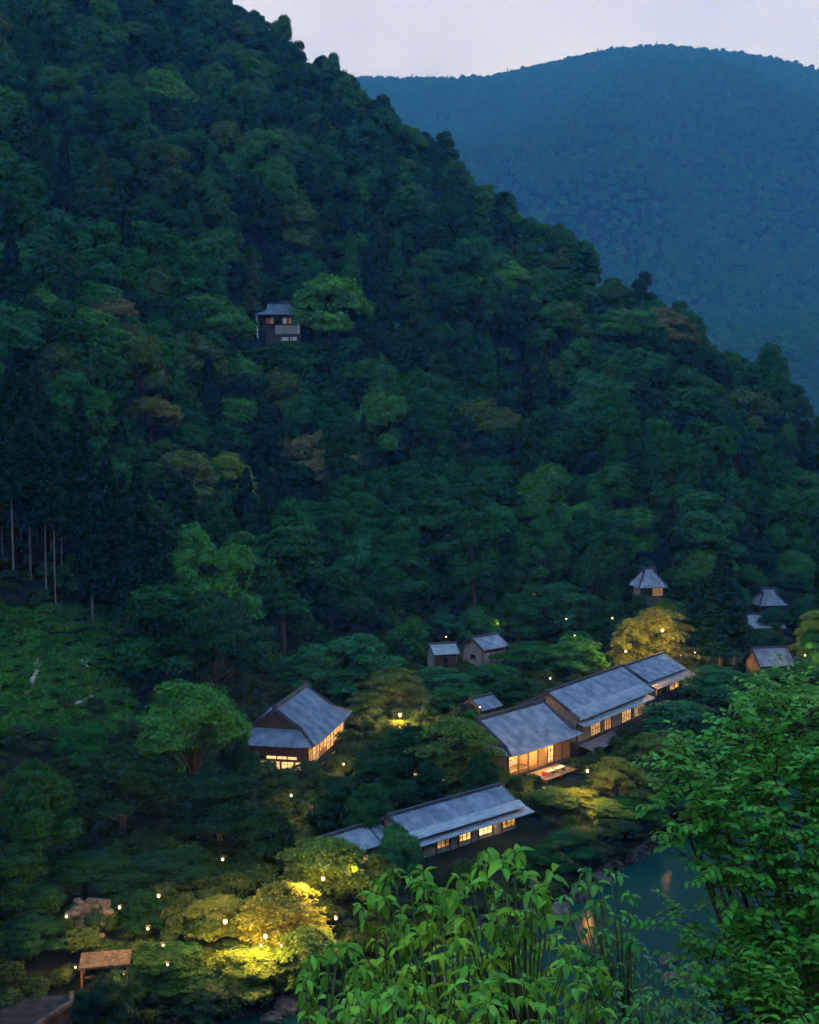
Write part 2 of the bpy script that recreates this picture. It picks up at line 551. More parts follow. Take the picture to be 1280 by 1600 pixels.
def crown_maple(seed, w=10.0, h=6.0, tiers=26, n=15000, size=0.26, base=2.5):
    """layered flat sprays, as a maple carries them"""
    rng = np.random.RandomState(seed)
    cs, P, N = [], [], []
    for i in range(tiers):
        ang = 2.39996 * i + rng.uniform(-0.6, 0.6)
        zz = (i + rng.uniform(0, 1)) / tiers
        rad = math.sqrt(max(0.02, 1 - zz ** 2.4)) * rng.uniform(0.35, 0.98)
        c = np.array([math.cos(ang) * rad * w * 0.40, math.sin(ang) * rad * w * 0.40, base + zz * h * 0.92 + rng.uniform(-0.2, 0.2)])
        r = w * rng.uniform(0.11, 0.21)
        k = int(n / tiers * (r / (0.16 * w)) ** 2)
        d = rng.normal(size=(k, 3))
        d /= np.linalg.norm(d, axis=1, keepdims=True)
        rr = rng.uniform(0, 1, k) ** 0.45
        edge = 1 + 0.22 * np.sin(np.arctan2(d[:, 1], d[:, 0]) * 5 + i) + 0.15 * np.sin(np.arctan2(d[:, 1], d[:, 0]) * 9 + 2 * i)
        p = np.stack([d[:, 0] * rr * r * edge, d[:, 1] * rr * r * edge, d[:, 2] * rr * r * 0.24], 1)
        out = np.array([math.cos(ang), math.sin(ang), 0])
        dist = p @ out
        p[:, 2] -= 0.22 * np.maximum(dist, -0.3 * r) + 0.10 * rr * rr * r
        P.append(c + p)
        N.append(np.array([0, 0, 1.0]) + out * 0.25 + rng.normal(0, 0.4, (k, 3)))
        cs.append(c)
    return np.concatenate(P), np.concatenate(N), cs, rng

def crown_conifer(seed, w=6.0, h=16.0, n=8000, size=0.4, base=4.0):
    rng = np.random.RandomState(seed)
    P, N = [], []
    nb = 90
    for i in range(nb):
        t = (i + rng.uniform()) / nb
        z = base + h * t
        L = w * 0.5 * (1 - t) ** 0.75 * rng.uniform(0.7, 1.1) + 0.25
        ang = 2.39996 * i + rng.uniform(-0.4, 0.4)
        k = int(n / nb * (0.35 + 1.3 * (1 - t)))
        s = rng.uniform(0.15, 1, k) ** 0.7
        side = rng.normal(0, 0.16, k) * L
        x = s * L
        P.append(np.stack([np.cos(ang) * x - np.sin(ang) * side, np.sin(ang) * x + np.cos(ang) * side, z - 0.35 * s * L + 0.25 * s * s * L + rng.normal(0, 0.22, k)], 1))
        N.append(np.array([math.cos(ang) * 0.6, math.sin(ang) * 0.6, 0.8]) + rng.normal(0, 0.45, (k, 3)))
    return np.concatenate(P), np.concatenate(N), [np.array([0, 0, base + h * 0.92])], rng

def trunk_mesh(cs, rng, top, r0, lean=0.5, mat='bark', straight=False):
    mb = MB()
    bx, by = rng.uniform(-lean, lean), rng.uniform(-lean, lean)
    pts = [(0, 0, -1.2), (0, 0, 0), (bx * 0.3, by * 0.3, top * 0.35), (bx, by, top * 0.7), (bx * 1.1, by * 1.1, top)]
    if straight: pts = [(0, 0, -1.2), (0, 0, 0.3), (0, 0, top * 0.5), (0, 0, top)]
    rad = [r0 * 1.5, r0 * 1.15, r0 * 0.85, r0 * 0.55, r0 * 0.15] if not straight else [r0 * 1.4, r0, r0 * 0.7, r0 * 0.1]
    mb.tube(pts, rad, 8)
    if not straight:
        for c in cs[:9]:
            f = rng.uniform(0.3, 0.6)
            s = Vector((bx * f, by * f, top * f))
            e = Vector(c)
            mid = s.lerp(e, 0.5) + Vector((0, 0, 0.25))
            mb.tube([s, mid, e], [r0 * 0.42, r0 * 0.25, r0 * 0.06], 5)
    return mb.mesh('trunk', M[mat], True)

PROTO = {}
def proto(key, P, N, cs, rng, size, top, r0, mat='bark', straight=False, aspect=1.7):
    V, F = leaf_cards(P, N, size, rng, aspect)
    PROTO[key] = (np_mesh('crown', V, F, M['leaf']), trunk_mesh(cs, rng, top, r0, 0.5, mat, straight), (V, F))

BROAD, TALL, MAPLE, CONE, FINE = [], [], [], [], []
for i in range(8):          # mountainside broadleaf, 10 m wide, 11.5 m tall
    k = 'broad%d' % i
    proto(k, *crown_broad(20 + i, 10, (8.2, 7.4, 8.8, 7.0, 8.2, 9.4, 7.6, 8.4)[i], (13, 18, 24, 15, 10, 20, 28, 16)[i], 22000, 0.24, (0.27, 0.235, 0.195, 0.25, 0.31, 0.22, 0.18, 0.24)[i], (0.9, 0.8, 0.85, 0.75, 0.85, 0.95, 0.8, 0.78)[i], 1.8), 0.25, 7, 0.3)
    BROAD.append(k)
for i in range(2):          # taller oval crowns, 8 m wide, 15 m tall
    k = 'tall%d' % i
    proto(k, *crown_broad(40 + i, 8, 12.2, (19, 27)[i], 22000, 0.24, (0.25, 0.21)[i], 0.95, 2.4), 0.24, 10, 0.3)
    TALL.append(k)
for i in range(4):          # valley maples, 10 m wide, 8.5 m tall
    k = 'maple%d' % i
    proto(k, *crown_maple(60 + i, 10, 6.2, (26, 32, 22, 29)[i], 26000, 0.19, 2.3), 0.19, 6, 0.22)
    MAPLE.append(k)
for i in range(3):          # valley broadleaf with fine leaves
    k = 'fine%d' % i
    proto(k, *crown_broad(80 + i, 10, 8.0, (16, 20, 14)[i], 30000, 0.19, (0.24, 0.215, 0.26)[i], 0.75, 2.4), 0.19, 7, 0.3)
    FINE.append(k)
for i in range(2):          # cedars, 6 m wide, 20 m tall
    k = 'cone%d' % i
    proto(k, *crown_conifer(90 + i, 6, (15.5, 13)[i], 18000, 0.24, (4.5, 6.5)[i]), 0.25, 19, 0.26, 'bark_pale', True, 2.2)
    CONE.append(k)
for i in range(1):          # cedars with a long bare trunk
    proto('bare%d' % i, *crown_conifer(95 + i, 6.5, 11, 9000, 0.24, 13), 0.26, 23.5, 0.16, 'bark_pale', True, 2.2)

G1, G2, G3 = (0.007, 0.062, 0.016), (0.014, 0.105, 0.022), (0.034, 0.175, 0.028)
OLIVE, YEL, BROWN, TEAL = (0.060, 0.130, 0.024), (0.170, 0.270, 0.030), (0.140, 0.145, 0.050), (0.018, 0.130, 0.052)
FRESH, DARK = (0.070, 0.285, 0.040), (0.003, 0.032, 0.014)

rnd = random.Random(3)
def tree(name, key, loc, sc, szf, tint, label, group=None, rz=None, cat='tree'):
    e = empty(name, loc, rnd.uniform(0, 6.28) if rz is None else rz)
    ai = rnd.uniform(0.86, 1.16)
    e.scale = (sc * ai, sc / ai, sc * szf)
    tag(e, label, cat, group)
    cm, tm, _ = PROTO[key]
    c = link('crown', cm, e)
    c.color = (*tint, 1)
    link('trunk', tm, e)
    return e

PW = {'broad': (10, 11.0), 'tall': (8, 15.0), 'maple': (10, 8.6), 'fine': (10, 10.4), 'cone': (6, 19.8), 'bare': (6.5, 24.0)}
def jit(c, a=0.18):
    k = 1 + rnd.uniform(-a, a)
    return tuple(min(1, max(0, x * k * (1 + rnd.uniform(-0.06, 0.06)))) for x in c)

def solve(u, v, h, y0=60.0, y1=470.0):
    """ground distance at which the sight line of (u, v) is h(y) metres above the ground"""
    y = y0
    while y < y1:
        p = at_y(u, v, y)
        if p.z - gz(p.x, p.y) <= (h(y) if callable(h) else h): return y
        y += 1.0
    return y1

def tree_px(name, key, u, vtop, w, d, tint, label, group=None, hmin=3.0):
    """tree whose crown spans w photo pixels about column u with its top at row vtop, standing d metres away"""
    top = at_y(u, vtop, d)
    g = gz(top.x, top.y)
    pw, ph = PW[key.rstrip('0123456789')]
    sc = w * d / FPX / pw
    hgt = max(hmin, top.z - g)
    return tree(name, key, (top.x, top.y, g - 0.1), sc, hgt / (ph * sc), tint, label, group)

# ------------------------------------------------------------------ mountain forest
CLEAR = []      # (u0, v0, u1, v1, nearer than) : sight lines along which the photo shows a building or open ground
CLEAR.append((396, 466, 482, 534, 279, 0.5))
CLEAR += [(1000, 888, 1044, 922, 245, 0.5), (1172, 918, 1236, 985, 245, 0.5), (1180, 1006, 1254, 1046, 200, 0.5)]
CLEAR.append((0, 840, 105, 985, 171, 0.5))
CLEAR.append((-200, 960, 190, 1120, 178, 0.5))

def blocked(x, y, z, w, h):
    u, v = to_px(x, y, z + h * 0.6)
    for a, b, c, d, dist, k in CLEAR:
        rx, ry = w * k * FPX / y, h * k * 0.9 * FPX / y
        if y < dist and u + rx > a and u - rx < c and v + ry > b and v - ry < d:
            return True
    return False

hut_p = at_y(440, 527, 282)
ACCENT = [   # u, vtop, w, d, kind, tint, label
    (245, 92, 115, 372, 'broad1', FRESH, 'pale green spreading tree high on the upper slope, brightest near the summit'),
    (180, 100, 70, 378, 'broad3', G3, 'mid green rounded tree beside the pale spreading one near the summit'),
    (570, 182, 90, 352, 'broad2', TEAL, 'grey green broad tree just below the ridge line'),
    (365, 245, 50, 330, 'broad4', YEL, 'small yellowish tree in the dark band high above the temple hall'),
    (405, 285, 70, 318, 'broad0', G3, 'fresh green tree below the small yellowish one'),
    (640, 275, 80, 330, 'broad1', TEAL, 'pale teal tree under the ridge in the middle of the slope'),
    (85, 383, 90, 285, 'broad2', (0.13, 0.12, 0.055), 'ochre crowned tree on the left shoulder of the slope'),
    (150, 425, 130, 268, 'broad1', BROWN, 'large brownish crowned tree below the ochre one'),
    (20, 600, 80, 222, 'broad3', (0.13, 0.085, 0.055), 'reddish brown tree above the bare cedar trunks'),
    (45, 690, 70, 210, 'broad0', YEL, 'yellow green tuft of a tree above the bare cedar trunks'),
    (316, 425, 150, 312, 'broad3', G3, 'wide flat crowned tree just left behind the temple hall'),
    (512, 418, 140, 306, 'broad0', FRESH, 'fresh green domed tree rising behind the temple hall'),
    (440, 520, 150, 273, 'broad1', G2, 'low green tree right below the temple hall'),
    (418, 529, 95, 276, 'broad3', G2, 'low tree right below the left corner of the temple hall'),
    (474, 531, 95, 276, 'broad6', G2, 'low tree right below the right corner of the temple hall'),
    (305, 512, 120, 262, 'broad2', OLIVE, 'grey olive tree below and left of the temple hall'),
    (235, 608, 85, 248, 'broad4', (0.15, 0.19, 0.035), 'bright yellow green tree on the lower left slope'),
    (275, 612, 75, 252, 'broad1', BROWN, 'grey brown tree touching the bright yellow green one'),
    (275, 690, 130, 232, 'broad0', (0.085, 0.15, 0.04), 'lime tinged domed tree below the bright yellow green one'),
    (350, 705, 100, 232, 'broad2', YEL, 'olive yellow tree halfway between temple hall and cedars'),
    (365, 595, 110, 256, 'broad3', G3, 'mid green rounded tree under the temple hall'),
    (500, 645, 150, 250, 'broad1', BROWN, 'big brown tinged tree in the middle of the slope'),
    (600, 605, 80, 262, 'broad0', FRESH, 'small fresh green tree right of the big brown tinged one'),
    (665, 580, 60, 268, 'broad4', BROWN, 'small rusty tree in the middle of the slope'),
    (785, 388, 95, 290, 'broad1', FRESH, 'bright domed tree standing out below the ridge'),
    (860, 470, 90, 285, 'broad0', G3, 'rounded green tree right below the bright domed one'),
    (985, 455, 120, 282, 'broad3', G3, 'pale green tree on the descending ridge'),
    (1045, 478, 100, 284, 'broad2', BROWN, 'brownish tree on the descending ridge beside the pale green one'),
    (950, 555, 160, 262, 'broad1', TEAL, 'large grey green dome below the descending ridge'),
    (1080, 575, 120, 265, 'broad3', G2, 'layered tree spreading below the descending ridge'),
    (1165, 600, 100, 262, 'broad0', OLIVE, 'olive tree near the end of the ridge'),
    (1110, 758, 125, 226, 'tall0', TEAL, 'tall rounded tree standing alone above the valley roofs'),
    (1255, 735, 90, 232, 'broad2', G3, 'light green tree near the photo edge below the ridge'),
    (370, 832, 120, 172, 'fine1', (0.055, 0.165, 0.03), 'bright green domed tree rising above the valley behind the guest house'),
    (255, 900, 150, 178, 'tall1', G2, 'tall dark green tree beside the bright domed one'),
    (330, 930, 200, 166, 'fine0', G1, 'broad dark green tree under the bright domed one'),
    (440, 800, 150, 212, 'tall0', G2, 'tall soft green tree at the foot of the slope'),
    (555, 740, 130, 225, 'broad2', G2, 'rounded green tree low on the slope above the maples'),
    (690, 770, 110, 228, 'tall1', G2, 'upright green tree low on the slope'),
]
for u, vt, w, d, k, t, lab in ACCENT:
    hk = {'broad': 0.95, 'fine': 1.0, 'tall': 1.5}[k.rstrip('0123456789')]
    if not lab.startswith(('low green tree right below', 'low tree right below')):
        d = solve(u, vt, lambda y: hk * w * y / FPX, 120, slope_params(u)[0] + 6)
    tree_px('slope_tree', k, u, vt, w * 1.1, d, tuple(x * 0.85 for x in t), lab, 'standout trees on the mountainside', 6.0)
    CLEAR.append((u - w * 0.22, vt + 4, u + w * 0.22, vt + w * 0.2, d - 4, 0.2))

cand = []
rs = np.random.RandomState(11)
SP = 6.3
for gx in np.arange(-190, 190, SP):
    for gy in np.arange(128, 450, SP):
        x, y = gx + rs.uniform(-2.7, 2.7), gy + rs.uniform(-2.7, 2.7)
        q = rs.uniform(size=6)
        u = 640 + FPX * x / y
        if u < -160 or u > 1480: continue
        rr, zr, rb = slope_params(u)
        if y < rb + 6 or y > rr + 14: continue
        z = gz(x, y)
        patch = float(wob(x, y, 70, 2, 5))
        sc = 0.78 + 0.75 * q[0] ** 1.4
        if (patch > 0.6 and q[1] < 0.7 or q[1] < 0.06) and y < rr - 45:
            k, c = CONE[int(q[2] * 2)], DARK
            sc = 0.6 + 0.35 * q[0]
        elif q[1] < 0.28:
            k, c = TALL[int(q[2] * 2)], (G1, G2)[int(q[3] * 2)]
        else:
            k, c = BROAD[int(q[2] * 8)], ((G1, G1, DARK, G1, G2, G1, TEAL, DARK, G1, G3) if y < rb + 45 else (G1, G1, G1, G2, G2, G3, TEAL, OLIVE, DARK, G3))[int(q[3] * 10)]
        if y > rr - 28: sc *= 0.74
        pw, ph = PW[k.rstrip('0123456789')]
        if blocked(x, y, z, pw * sc, ph * sc): continue
        if abs(x - hut_p.x) < 6 and abs(y - hut_p.y) < 5.5: continue
        cand.append((y, x, z, k, sc, c, 0.85 + 0.35 * q[4], u, q[5]))

def seen(c):
    u, v = to_px(c[1], c[0], c[2] + 8)
    return 0 <= u <= 1280 and 0 <= v <= 1600
inview = sorted([c for c in cand if seen(c)])
things, rest = inview[:235], inview[235:] + [c for c in cand if not seen(c)]
NAMES = {'broad': ('broadleaf_tree', 'rounded dark broadleaf tree in the dense forest on the lower mountainside'),
         'tall': ('oval_tree', 'tall oval broadleaf tree in the dense forest on the lower mountainside'),
         'cone': ('cedar_tree', 'dark pointed cedar in the dense forest on the lower mountainside')}
for y, x, z, k, sc, c, szf, u, q in things:
    nm, lab = NAMES[k.rstrip('0123456789')]
    tree(nm, k, (x, y, z - 0.3), sc, szf, jit(c, 0.25), lab, 'forest trees of the lower mountainside')

def scatter(name, pts, idx, scl, rot, protos, label, cat, tilt=None):
    """one mass of plants: points carrying their own scale and turn, each taking one of the plant meshes"""
    me = bpy.data.meshes.new(name)
    me.vertices.add(len(pts))
    me.vertices.foreach_set('co', np.asarray(pts, np.float32).ravel())
    for nm, typ, dat in (('pick', 'INT', np.asarray(idx, np.int32)), ('turn', 'FLOAT', np.asarray(rot, np.float32))):
        a = me.attributes.new(nm, typ, 'POINT')
        a.data.foreach_set('value', dat)
    a = me.attributes.new('size', 'FLOAT_VECTOR', 'POINT')
    a.data.foreach_set('vector', np.asarray(scl, np.float32).ravel())
    o = link(name, me)
    ng = bpy.data.node_groups.new(name, 'GeometryNodeTree')
    ng.interface.new_socket('Geometry', in_out='INPUT', socket_type='NodeSocketGeometry')
    ng.interface.new_socket('Geometry', in_out='OUTPUT', socket_type='NodeSocketGeometry')
    N, L = ng.nodes, ng.links
    gi, go = N.new('NodeGroupInput'), N.new('NodeGroupOutput')
    jn = N.new('GeometryNodeJoinGeometry')
    for p in reversed(protos):
        oi = N.new('GeometryNodeObjectInfo')
        oi.transform_space = 'ORIGINAL'
        oi.inputs['Object'].default_value = p
        oi.inputs['As Instance'].default_value = True
        L.new(oi.outputs['Geometry'], jn.inputs[0])
    ip = N.new('GeometryNodeInstanceOnPoints')
    L.new(gi.outputs[0], ip.inputs['Points'])
    L.new(jn.outputs[0], ip.inputs['Instance'])
    ip.inputs['Pick Instance'].default_value = True
    def attr(nm, typ):
        q = N.new('GeometryNodeInputNamedAttribute')
        q.data_type = typ
        q.inputs['Name'].default_value = nm
        return q.outputs[0]
    L.new(attr('pick', 'INT'), ip.inputs['Instance Index'])
    L.new(attr('size', 'FLOAT_VECTOR'), ip.inputs['Scale'])
    cx = N.new('ShaderNodeCombineXYZ')
    L.new(attr('turn', 'FLOAT'), cx.inputs['Z'])
    L.new(cx.outputs[0], ip.inputs['Rotation'])
    L.new(ip.outputs[0], go.inputs[0])
    md = o.modifiers.new('scatter', 'NODES')
    md.node_group = ng
    return tag(o, label, cat, kind='stuff')

HIDDEN = bpy.data.collections.new('plant_shapes')      # plant shapes the masses take; not linked to the scene
def shape(name, V, F, mat):
    o = bpy.data.objects.new(name, np_mesh(name, V, F, mat))
    HIDDEN.objects.link(o)
    return o

M['forest'] = leaf_mat('forest_leaf', [DARK, G1, G1, G2, TEAL, G1, G3, G1, OLIVE, G2, G3, G1, DARK], True)
kinds = BROAD + TALL + CONE
fsh = [shape('forest_crown', *PROTO[k][2], M['forest']) for k in kinds]
scatter('forest', [(c[1], c[0], c[2] - 0.3) for c in rest], [kinds.index(c[3]) for c in rest], [(c[4], c[4], c[4] * c[6]) for c in rest],
        [c[8] * 6.28 for c in rest], fsh, 'dense dark forest covering the upper mountainside up to the ridge', 'forest')

# young growth under the tall trees
rs = np.random.RandomState(41)
up_, ui, us, ur = [], [], [], []
for gy in np.arange(150, 440, 4.6):
    for gx in np.arange(-0.42 * gy, 0.42 * gy, 4.6):
        x, y = gx + rs.uniform(-2, 2), gy + rs.uniform(-2, 2)
        q = rs.uniform(size=5)
        u = 640 + FPX * x / y
        rr, zr, rb = slope_params(u)
        if y < rb + 4 or y > rr + 8: continue
        z = gz(x, y)
        s_ = 0.34 + 0.3 * q[0]
        if abs(x - hut_p.x) < 7 and abs(y - hut_p.y) < 6 or any(a < to_px(x, y, z + 3)[0] < c and b < to_px(x, y, z + 3)[1] < d and y < e for a, b, c, d, e, k in CLEAR[:6]): continue
        up_.append((x, y, z - 0.4)); ui.append(int(q[1] * 8)); us.append((s_, s_, s_ * (0.8 + 0.5 * q[2]))); ur.append(q[3] * 6.28)
scatter('understory', up_, ui, us, ur, fsh[:8], 'low young trees filling the gaps of the mountain forest', 'undergrowth')

# far mountain
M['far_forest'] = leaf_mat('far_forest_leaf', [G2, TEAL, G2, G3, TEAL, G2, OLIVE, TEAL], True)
far_sh = []
for i in range(4):
    P, N, cs, rg = crown_broad(120 + i, 10, 8.2, 12, 1800, 0.9, 0.26, 0.8, 0.5)
    far_sh.append(shape('far_crown', *leaf_cards(P, N, 0.85, rg, 1.4), M['far_forest']))
P, N, cs, rg = crown_conifer(130, 6, 16, 900, 1.0, 2)
far_sh.append(shape('far_cone', *leaf_cards(P, N, 1.0, rg, 1.6), M['far_forest']))
rs = np.random.RandomState(4)
fx, fy_ = [], []
for gy in np.arange(980, 2640, 7.8):
    x = np.arange((330 - 640) / FPX * gy, (1420 - 640) / FPX * gy, 7.8)
    fx.append(x + rs.uniform(-5, 5, len(x)))
    fy_.append(gy + rs.uniform(-5, 5, len(x)))
fx, fy_ = np.concatenate(fx), np.concatenate(fy_)
fp = np.stack([fx, fy_, height(fx, fy_) - 0.5], 1)
fi = rs.choice([0, 1, 2, 3, 4], len(fx), p=[0.24, 0.24, 0.22, 0.2, 0.10])
fs_ = rs.uniform(0.95, 1.55, len(fx)) * np.where(fi == 4, 0.6, 1.0)
fsz = np.stack([fs_, fs_, fs_ * rs.uniform(0.75, 1.3, len(fx))], 1)
fr = rs.uniform(0, 6.28, len(fx))
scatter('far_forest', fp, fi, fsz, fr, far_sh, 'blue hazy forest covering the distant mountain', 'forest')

# ------------------------------------------------------------------ haze over the valley
def build_haze():
    m = bpy.data.materials.new('haze')
    m.use_nodes = True
    n, l = m.node_tree.nodes, m.node_tree.links
    n.clear()
    out = n.new('ShaderNodeOutputMaterial')
    v = n.new('ShaderNodeVolumePrincipled')
    v.inputs['Color'].default_value = (0.09, 0.37, 1.0, 1)
    v.inputs['Absorption Color'].default_value = (1, 1, 1, 1)
    v.inputs['Density'].default_value = 0.00028
    v.inputs['Anisotropy'].default_value = 0.0
    l.new(v.outputs[0], out.inputs['Volume'])
    mb = MB().box(-2950, 2950, -2950, 2950, -4, 860)
    tag(mb.build('haze', m), 'thin blue evening haze filling the valley', 'haze', kind='stuff')
build_haze()
# ------------------------------------------------------------------ buildings
def roof_plane(tiles, base, O, A, Bd, poly, pa=0.42, pb=0.42, thick=0.10, lift=None):
    """tiled roof plane: O origin on the ridge side, A unit along the eave, Bd unit down the slope; poly [(a, b)...] convex"""
    O, A, Bd = Vector(O), Vector(A).normalized(), Vector(Bd).normalized()
    Nn = A.cross(Bd)
    if Nn.z < 0: Nn = -Nn
    lf = lift or (lambda a, b: 0.0)
    def pt(a, b, h=0.0):
        return O + A * a + Bd * b + Nn * h + Vector((0, 0, lf(a, b)))
    n = len(poly)
    a0, a1 = min(p[0] for p in poly), max(p[0] for p in poly)
    k = max(1, int((a1 - a0) / pa))
    st = (a1 - a0) / k
    for i in range(k):
        a = a0 + (i + 0.5) * st
        hits = []
        for j in range(n):
            (xa, xb), (ya, yb) = poly[j], poly[(j + 1) % n]
            if (xa - a) * (ya - a) < 0:
                t = (a - xa) / (ya - xa)
                hits.append(xb + (yb - xb) * t)
        if len(hits) < 2: continue
        b0, b1 = min(hits), max(hits)
        m_ = max(1, int(round((b1 - b0) / pb)))
        g = st * 0.5
        q4 = [(a - g, b0), (a + g, b0), (a + g, (b0 + b1) / 2), (a + g, b1), (a - g, b1), (a - g, (b0 + b1) / 2)]
        base.add([pt(x_, y_, -0.005) for x_, y_ in q4] + [pt(x_, y_, -thick) for x_, y_ in q4],
                 [(0, 1, 2, 5), (5, 2, 3, 4), (11, 8, 7, 6), (10, 9, 8, 11)] + [(k_, k_ + 6, (k_ + 1) % 6 + 6, (k_ + 1) % 6) for k_ in (0, 2, 3, 5)])
        for q in range(m_):
            c0, c1 = b0 + (b1 - b0) * q / m_, b0 + (b1 - b0) * (q + 1) / m_ + 0.02
            w = st * 0.34
            g = st * 0.5
            tiles.add([pt(a - g, c0, 0.012), pt(a - w, c0, 0.02), pt(a, c0, 0.13), pt(a + w, c0, 0.02), pt(a + g, c0, 0.012),
                       pt(a - g, c1, 0.035), pt(a - w, c1, 0.045), pt(a, c1, 0.17), pt(a + w, c1, 0.045), pt(a + g, c1, 0.035),
                       pt(a - g, c1, 0.0), pt(a + g, c1, 0.0)],
                      [(0, 5, 6, 1), (1, 6, 7, 2), (2, 7, 8, 3), (3, 8, 9, 4), (5, 10, 11, 9, 8, 7, 6)])

def hall(name, label, corner, hdg, L, W, z_eave, z_ridge, z_floor, cat='house', skirt0=0.0, skirt1=0.0, gable_drop=0.0, over=1.0,
         tile='tile', wall='plaster', group=None, zb=None, roofname='roof', curl=0.0):
    """house with its ridge along local x. corner = front left eave corner (x, y); front is local -y.
    skirt0/1 > 0: hip-and-gable roof whose ridge stops that far short of either eave end"""
    h = R(hdg)
    ax, le = Vector((math.cos(h), math.sin(h), 0)), Vector((-math.sin(h), math.cos(h), 0))
    c = Vector((corner[0], corner[1], 0)) + ax * L / 2 + le * W / 2
    zb = zb if zb is not None else z_floor - 0.8
    root = empty(name, (c.x, c.y, zb), h)
    tag(root, label, cat, group)
    e, rg = z_eave - zb, z_ridge - zb
    W2 = W / 2
    rise, run = rg - e, W2
    sl = math.hypot(rise, run)
    tiles, base, ridge = MB(), MB(), MB()
    cu = (lambda a, b: curl * (max(0, abs(a - L / 2) / (L / 2) - 0.55) / 0.45) ** 2 * max(0, b / sl - 0.5) * 2) if curl else None
    for s in (-1, 1):
        if skirt0 or skirt1:
            f = gable_drop / rise                         # height of the gable foot, as a share of the slope
            g0 = [(skirt0, 0), (L - skirt1, 0)]
            foot = 1 - (1 - f)
            poly = [(skirt0, 0), (L - skirt1, 0), (L - skirt1 * (1 - 0), f * sl), (L, sl), (0, sl), (skirt0, f * sl)]
        else:
            poly = [(0, 0), (L, 0), (L, sl), (0, sl)]
        roof_plane(tiles, base, (0, 0, rg), (1, 0, 0), (0, s * run, -rise), poly, lift=cu)
    if skirt0 or skirt1:
        f = gable_drop / rise
        for s, sk in ((0, skirt0), (1, skirt1)):
            zf, yf = rg - gable_drop, f * W2
            # hip skirt below the gable
            x_in, x_out = (sk, 0) if s == 0 else (L - sk, L)
            dx, dz = x_out - x_in, e - zf
            ls = math.hypot(dx, dz)
            cu2 = (lambda a, b, ls=ls: curl * (max(0, abs(a) / W2 - 0.5) / 0.5) ** 2 * max(0, b / ls - 0.3)) if curl else None
            roof_plane(tiles, base, (x_in, 0, zf), (0, 1, 0), (dx, 0, dz), [(-yf, 0), (yf, 0), (W2, ls), (-W2, ls)], lift=cu2)
            gb = MB()
            xo = x_in + (0.25 if s == 0 else -0.25)
            gb.add([(xo, -yf, zf), (xo, yf, zf), (xo, 0, rg - 0.12)], [(0, 1, 2)])
            gb.build('gable', M['timber'], root, loc=(-L / 2, 0, 0))
            for t in (-1, 1):
                ridge.bar((x_in, 0, rg + 0.10), (x_in, t * yf * 1.02, zf + 0.14), 0.26, 0.22)          # descending ridge
                ridge.bar((x_in - (0.35 if s == 0 else -0.35), 0, rg + 0.02), (x_in - (0.35 if s == 0 else -0.35), t * yf * 1.04, zf + 0.02), 0.12, 0.20)
                ridge.bar((x_in, t * yf, zf + 0.12), (x_out, t * W2, e + 0.12 + curl * 0.8), 0.24, 0.2)       # hip ridge
        ridge.bar((skirt0 - 0.2, 0, rg + 0.2), (L - skirt1 + 0.2, 0, rg + 0.2), 0.34, 0.42)
        for xx in (skirt0 - 0.2, L - skirt1 + 0.2):
            ridge.box(xx - 0.14, xx + 0.14, -0.26, 0.26, rg + 0.0, rg + 0.62)
    else:
        ridge.bar((-0.05, 0, rg + 0.14), (L + 0.05, 0, rg + 0.14), 0.32, 0.32)
        for xx in (0.12, L - 0.12):
            for t in (-1, 1):
                ridge.bar((xx, t * 0.1, rg + 0.08), (xx, t * W2, e + 0.10), 0.2, 0.14)
    off = (-L / 2, 0, 0)
    rf = base.build(roofname, M['timber'], root, loc=off)
    t_ = link('roof_tiles', tiles.mesh('roof_tiles', M[tile]), rf)
    t_['kind'] = 'stuff'
    rd = ridge.build('ridge', M['ridge'], rf)
    # walls (shell with floor), posts
    x0, x1, y0, y1 = -L / 2 + over, L / 2 - over, -W2 + over, W2 - over
    if skirt0: pass
    wl_ = MB()
    zt = e - 0.05 + over * rise / run * 0.9
    fz_ = z_floor - zb
    T = 0.14
    root['x0'], root['x1'], root['y0'], root['y1'], root['zf'], root['zt'] = x0, x1, y0, y1, fz_, zt
    found = MB()
    found.box(x0 - 0.1, x1 + 0.1, y0 - 0.1, y1 + 0.1, -2.0, fz_ - 0.12)
    found.build('foundation', M['stone'], root)
    fl = MB().box(x0, x1, y0, y1, fz_ - 0.1, fz_)
    fl.build('floor', M['timber'], root)
    if not skirt0 and not skirt1:
        for xx, s in ((x0, -1), (x1, 1)):
            pk = rg - 0.12
            gb = MB()
            pts = [(xx, y0, fz_), (xx, y1, fz_), (xx, y1, zt), (xx, 0, pk), (xx, y0, zt)]
            gb.add(pts + [(p[0] - s * T, p[1], p[2]) for p in pts], [(0, 1, 2, 3, 4), (9, 8, 7, 6, 5)] + [(i, i + 5, (i + 1) % 5 + 5, (i + 1) % 5) for i in range(5)])
            gb.build('gable_wall', M[wall], root)
    else:
        for xx, s in ((x0, -1), (x1, 1)):
            MB().box(min(xx, xx - s * T), max(xx, xx - s * T), y0 + T, y1 - T, fz_, min(zt, e + 0.3)).build('wall', M[wall], root)
    MB().box(x0, x1, y1 - T, y1, fz_, zt - 0.1).build('wall', M[wall], root)
    return root

